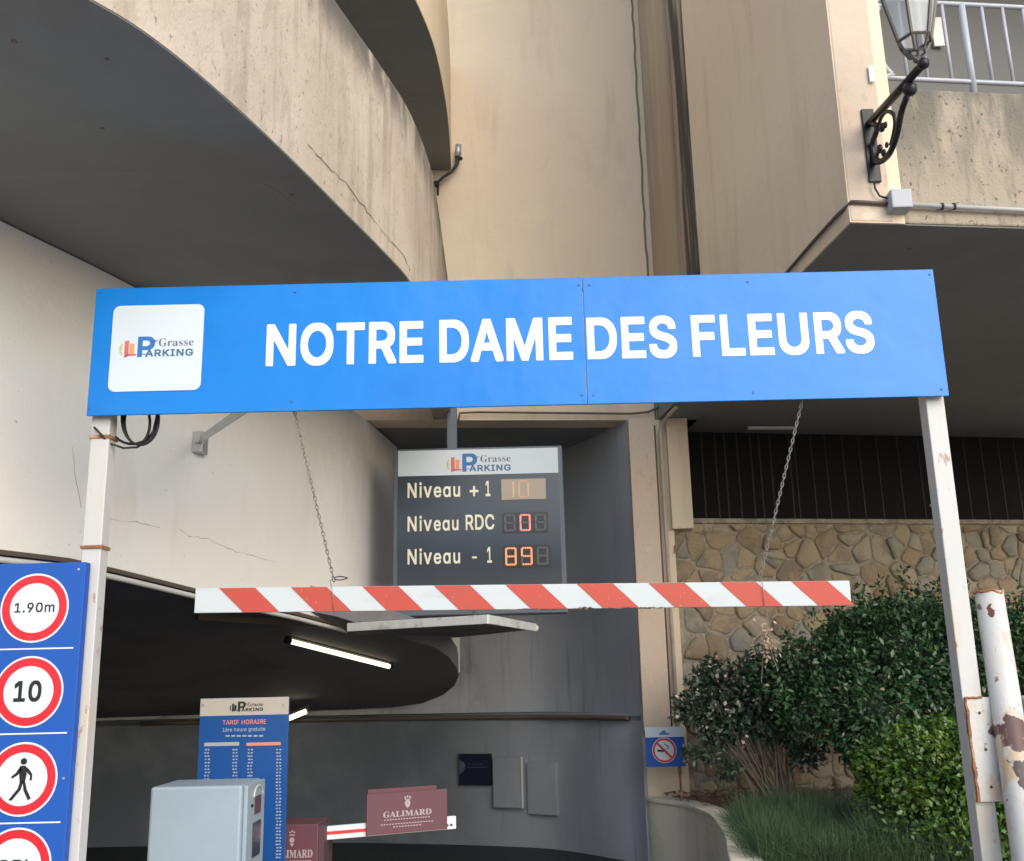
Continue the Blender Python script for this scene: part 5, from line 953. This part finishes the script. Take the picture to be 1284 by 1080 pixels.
mb = MB(); hr0 = hexa(r1+.03, ztp+.012); n0 = len(mb.v); mb.add(hr0+[Vector((lc.x,lc.y,ztp+.2))], [(k,(k+1)%6,6) for k in range(6)]+[(5,4,3,2,1,0)]); mb.ball((lc.x,lc.y,ztp+.23), .035, 8); build('roof', mb, M['lampiron'], LANT)
mb = MB(); mb.ball((lc.x,lc.y,zr-.10), .022, 8); build('finial', mb, M['lampiron'], LANT)

# small spot/conduit stub where the parapet meets the wall
sp = PP(573,197,(0,9.33,0),(0,1,0)); ST = empty('cable_stub', sp, 'short pale metal tube with black cable where the curved parapet meets the tan wall', 'cable stub')
mb = MB(); mb.tube([PY(575,182,9.3), PY(574,197,9.3)], .032, 8); build('metal_tube', mb, M['steel'], ST, smooth=True)
mb = MB(); mb.tube([PY(574,197,9.3), PY(573,206,9.3), PY(566,216,9.3), PY(555,223,9.28), PY(549,229,9.26), PY(549,245,9.26)], [.03,.018,.015,.015,.015,.012], 6); mb.ball(PY(547,231,9.26), .035, 6); mb.ball(PY(578,199,9.28), .02, 6); build('cable', mb, M['cable'], ST, smooth=True)

# ================================================================ PLANTS
def leaves(blobs, n, size, seed, shell=.55, asp=.5, droop=0., flat=0.):
    """leaf quads spread through the volume of lumpy ellipsoids; returns MB-free arrays"""
    g = np.random.default_rng(seed); V = []; vol = np.array([b[3]**2 for b in blobs]); vol = vol/vol.sum()
    out = []
    for b, frac in zip(blobs, vol):
        k = int(n*frac); c = np.array(b[:3]); r = b[3]
        d = g.normal(size=(k,3)); d /= np.linalg.norm(d,axis=1)[:,None]
        rad = r*(shell+(1-shell)*g.random(k)**.6)
        ph = g.random(3)*6.28
        lump = 1+.16*np.sin(d[:,0]*7+ph[0])*np.sin(d[:,2]*6+ph[1])+.09*np.sin(d[:,1]*13+d[:,2]*11+ph[2])+.06*g.normal(size=k)
        p = c + d*(rad*lump)[:,None]*np.array([1, b[4] if len(b) > 4 else .9, b[5] if len(b) > 5 else .85])
        out.append(np.hstack([p, d]))
    A = np.vstack(out); P, D = A[:,:3], A[:,3:]
    k = len(P); t = D*.9+g.normal(size=(k,3))*.8; t[:,2] -= droop; t /= np.linalg.norm(t,axis=1)[:,None]
    nrm = D+g.normal(size=(k,3))*.7+np.array([0,0,.5]); s_ = np.cross(t,nrm); s_ /= np.linalg.norm(s_,axis=1)[:,None]+1e-9
    up_ = np.cross(s_,t); sz = size*(.6+.8*g.random(k))[:,None]
    v0 = P; v1 = P+t*sz*.5+s_*sz*asp*.5+up_*sz*.08; v2 = P+t*sz-up_*sz*.05; v3 = P+t*sz*.5-s_*sz*asp*.5+up_*sz*.08
    return np.stack([v0,v1,v2,v3],1).reshape(-1,3)
def leafmesh(name, V, mt, parent, loc=None, **kw):
    loc = Vector(loc) if loc else wl(parent)
    me = bpy.data.meshes.new(name); n = len(V)//4; V = V - np.array(loc)[None,:]
    idx = np.arange(n)[:,None]*4
    F_ = np.hstack([idx, idx+1, idx+2, idx, idx+2, idx+3]).reshape(-1,3)
    me.vertices.add(len(V)); me.vertices.foreach_set('co', V.astype(np.float32).ravel())
    me.loops.add(F_.size); me.loops.foreach_set('vertex_index', F_.astype(np.int32).ravel())
    me.polygons.add(len(F_)); me.polygons.foreach_set('loop_start', np.arange(0,F_.size,3,dtype=np.int32)); me.polygons.foreach_set('loop_total', np.full(len(F_),3,dtype=np.int32))
    me.update(calc_edges=True); me.materials.append(mt)
    o = bpy.data.objects.new(name, me); COL.objects.link(o)
    if parent: o.parent = parent; o.location = loc - wl(parent)
    else: o.location = loc
    WL[o.name] = loc
    for a, b in kw.items(): o[a] = b
    return o
def bl(px, py, Y, rpx, *sc): p = PY(px, py, Y); return (p.x, p.y, p.z, rpx/1280*Y*1.0, *sc)
def stems(base, tops, r, mt, parent, seed):
    g = random.Random(seed); mb = MB()
    for t in tops:
        t = Vector(t); b = Vector(base)+Vector((g.uniform(-.12,.12), g.uniform(-.08,.08), 0)); pts = [b]
        for k in range(1,6): q = b.lerp(t, k/5); q += Vector((g.uniform(-.03,.03), g.uniform(-.03,.03), 0)); pts.append(q)
        mb.tube(pts, [r*(1-.13*k) for k in range(6)], 5)
    build('stem', mb, mt, parent)
# big dark shrub
S1 = empty('dark_shrub', (3.0,8.1,.5), 'large dense dark green shrub against the stone wall, tallest plant in the planter', 'shrub')
bb = [bl(1130,825,8.0,88),bl(1048,848,8.1,66),bl(1210,835,8.0,85),bl(990,855,8.2,48),bl(1095,895,7.8,66),bl(1290,850,8.1,92),bl(1072,800,8.2,42),bl(1165,795,8.2,50),bl(1015,890,8.0,40),bl(1120,790,8.2,50),bl(1250,800,8.2,50),bl(1190,900,7.9,60),bl(1370,860,8.2,80),bl(1150,935,7.8,52),bl(1085,925,7.9,40),bl(1225,935,7.8,52)]
leafmesh('foliage', leaves(bb, 42000, .048, 3, .35), M['leafd'], S1)
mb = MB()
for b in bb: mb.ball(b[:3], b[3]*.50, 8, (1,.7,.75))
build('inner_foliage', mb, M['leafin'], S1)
stems((2.85,8.1,.48), [(b[0],b[1],b[2]) for b in bb], .022, M['twig'], S1, 4)
# sparse left shrub with pale heads
S2 = empty('sparse_shrub', (1.95,8.4,.5), 'sparse dark shrub with pale seed heads and bare stems left of the big shrub', 'shrub')
b2 = [bl(893,862,8.5,30),bl(930,858,8.45,36),bl(905,898,8.4,34),bl(868,888,8.5,24),bl(955,880,8.4,38),bl(893,838,8.5,16),bl(925,905,8.4,30),bl(962,835,8.4,22),bl(900,920,8.4,22),bl(975,915,8.3,26),bl(868,945,8.3,12),bl(893,948,8.3,12),bl(912,965,8.3,14),bl(1010,945,8.2,22)]
leafmesh('foliage', leaves(b2, 5600, .055, 5, .15), M['leafs'], S2)
leafmesh('seed_heads', leaves(b2[:8], 420, .034, 6, .8, .8), M['bud'], S2, kind='stuff')
tp_ = []
g_ = random.Random(3)
for b in b2[:10]:
    for _ in range(4): tp_.append((b[0]+g_.uniform(-.12,.12), b[1]+g_.uniform(-.15,.1), b[2]+g_.uniform(-.1,.12)))
stems((2.08,8.35,.48), tp_, .009, M['twig'], S2, 7)
leafmesh('dead_leaves', leaves([bb[i] for i in (3,4,8,13,12,11)], 260, .045, 31, .8), M['dry'], S1, kind='stuff')
sh = []
g_ = random.Random(8)
for b in bb[:12]:
    for _ in range(5):
        a = g_.uniform(0,6.28); e_ = g_.uniform(.2,1.3); sh.append((b[0]+b[3]*1.22*math.cos(a)*math.cos(e_), b[1]-b[3]*.9*abs(math.sin(a))*math.cos(e_), b[2]+b[3]*1.12*math.sin(e_)))
leafmesh('shoots', leaves([(x,y,z,.055,1,1.6) for x,y,z in sh], 1500, .045, 33, .1), M['leafd'], S1, kind='stuff')
# low boxwood, front right
S3 = empty('boxwood', (2.75,6.6,.45), 'round bright yellow green box shrub in front of the dark shrub by the right post', 'shrub')
b3 = [bl(1168,975,6.6,74),bl(1120,965,6.8,44),bl(1222,985,6.5,60),bl(1190,935,6.7,42),bl(1175,1045,6.5,74),bl(1150,925,6.8,26),bl(1240,1060,6.4,60),bl(1120,1010,6.7,42)]
leafmesh('foliage', leaves(b3, 20000, .038, 8, .42, .6), M['leafy'], S3)
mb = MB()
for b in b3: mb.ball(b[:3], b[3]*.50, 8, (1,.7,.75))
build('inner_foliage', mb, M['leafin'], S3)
stems((2.75,6.6,.45), [b[:3] for b in b3], .014, M['twig'], S3, 9)
# feathery grass
def blades(n, region, L, seed, w_=.006):
    g = np.random.default_rng(seed); V = []
    for _ in range(n):
        b = region(g); a = g.random()*6.283; lean = g.random()*.75; l = L*(.35+.45*g.random()+.45*max(0,math.sin(b[0]*9+1.3)*math.sin(b[1]*8)))
        d = np.array([math.cos(a)*lean, math.sin(a)*lean, 1]); d /= np.linalg.norm(d); s = np.cross(d, [math.sin(a*3),math.cos(a*3),.2]); s /= np.linalg.norm(s); s *= w_
        dr = np.array([math.cos(a)*.35*l*lean, math.sin(a)*.35*l*lean, -.3*l*lean]); m_ = b+d*l*.55; t = b+d*l+dr
        V += [b-s, b+s, m_+s*.8, m_-s*.8, m_-s*.8, m_+s*.8, t+s*.1, t-s*.1]
    return np.array(V)
GR = empty('feathery_grass', (1.9,7.4,.5), 'dark green feathery tuft spilling over the planter edge in front of the shrubs', 'grass tuft')
def reg(g):
    while True:
        x = g.uniform(1.36,2.6); y = g.uniform(6.2,8.1)
        if inside(x-.05,y): return np.array([x,y,.47])
leafmesh('blades', blades(34000, reg, .38, 21, .0013), M['grass'], GR)
AG = empty('agave', PY(1080,1085,6.3), 'pale green rosette succulent at the foot of the grass tuft', 'succulent')
ab = Vector((PY(1078,1085,6.6).x,6.6,.45)); 
for k in range(13):
    a = k*2.4; L = random.uniform(.16,.26); el_ = random.uniform(.4,1.1); d = Vector((math.cos(a)*math.cos(el_), math.sin(a)*math.cos(el_), math.sin(el_))); s = Vector((-math.sin(a), math.cos(a), 0)); n_ = d.cross(s); mb = MB(); vs = []; fs = []
    for i, (t, w_) in enumerate(((0,.025),(.25,.045),(.5,.055),(.75,.045),(.93,.022),(1,.002))):
        c = ab+d*L*t - Vector((0,0,.06*t*t*L*4)); vs += [c-s*w_, c+n_*(-.012), c+s*w_, c+n_*.004]
        if i:
            for j in range(4): fs.append((4*(i-1)+j, 4*(i-1)+(j+1)%4, 4*i+(j+1)%4, 4*i+j))
    mb.add(vs, fs); build('leaf', mb, M['agave'], AG, smooth=True)
for o in list(bpy.data.objects):
    if o.name.startswith('t.') or o.name == 't': bpy.data.objects.remove(o)
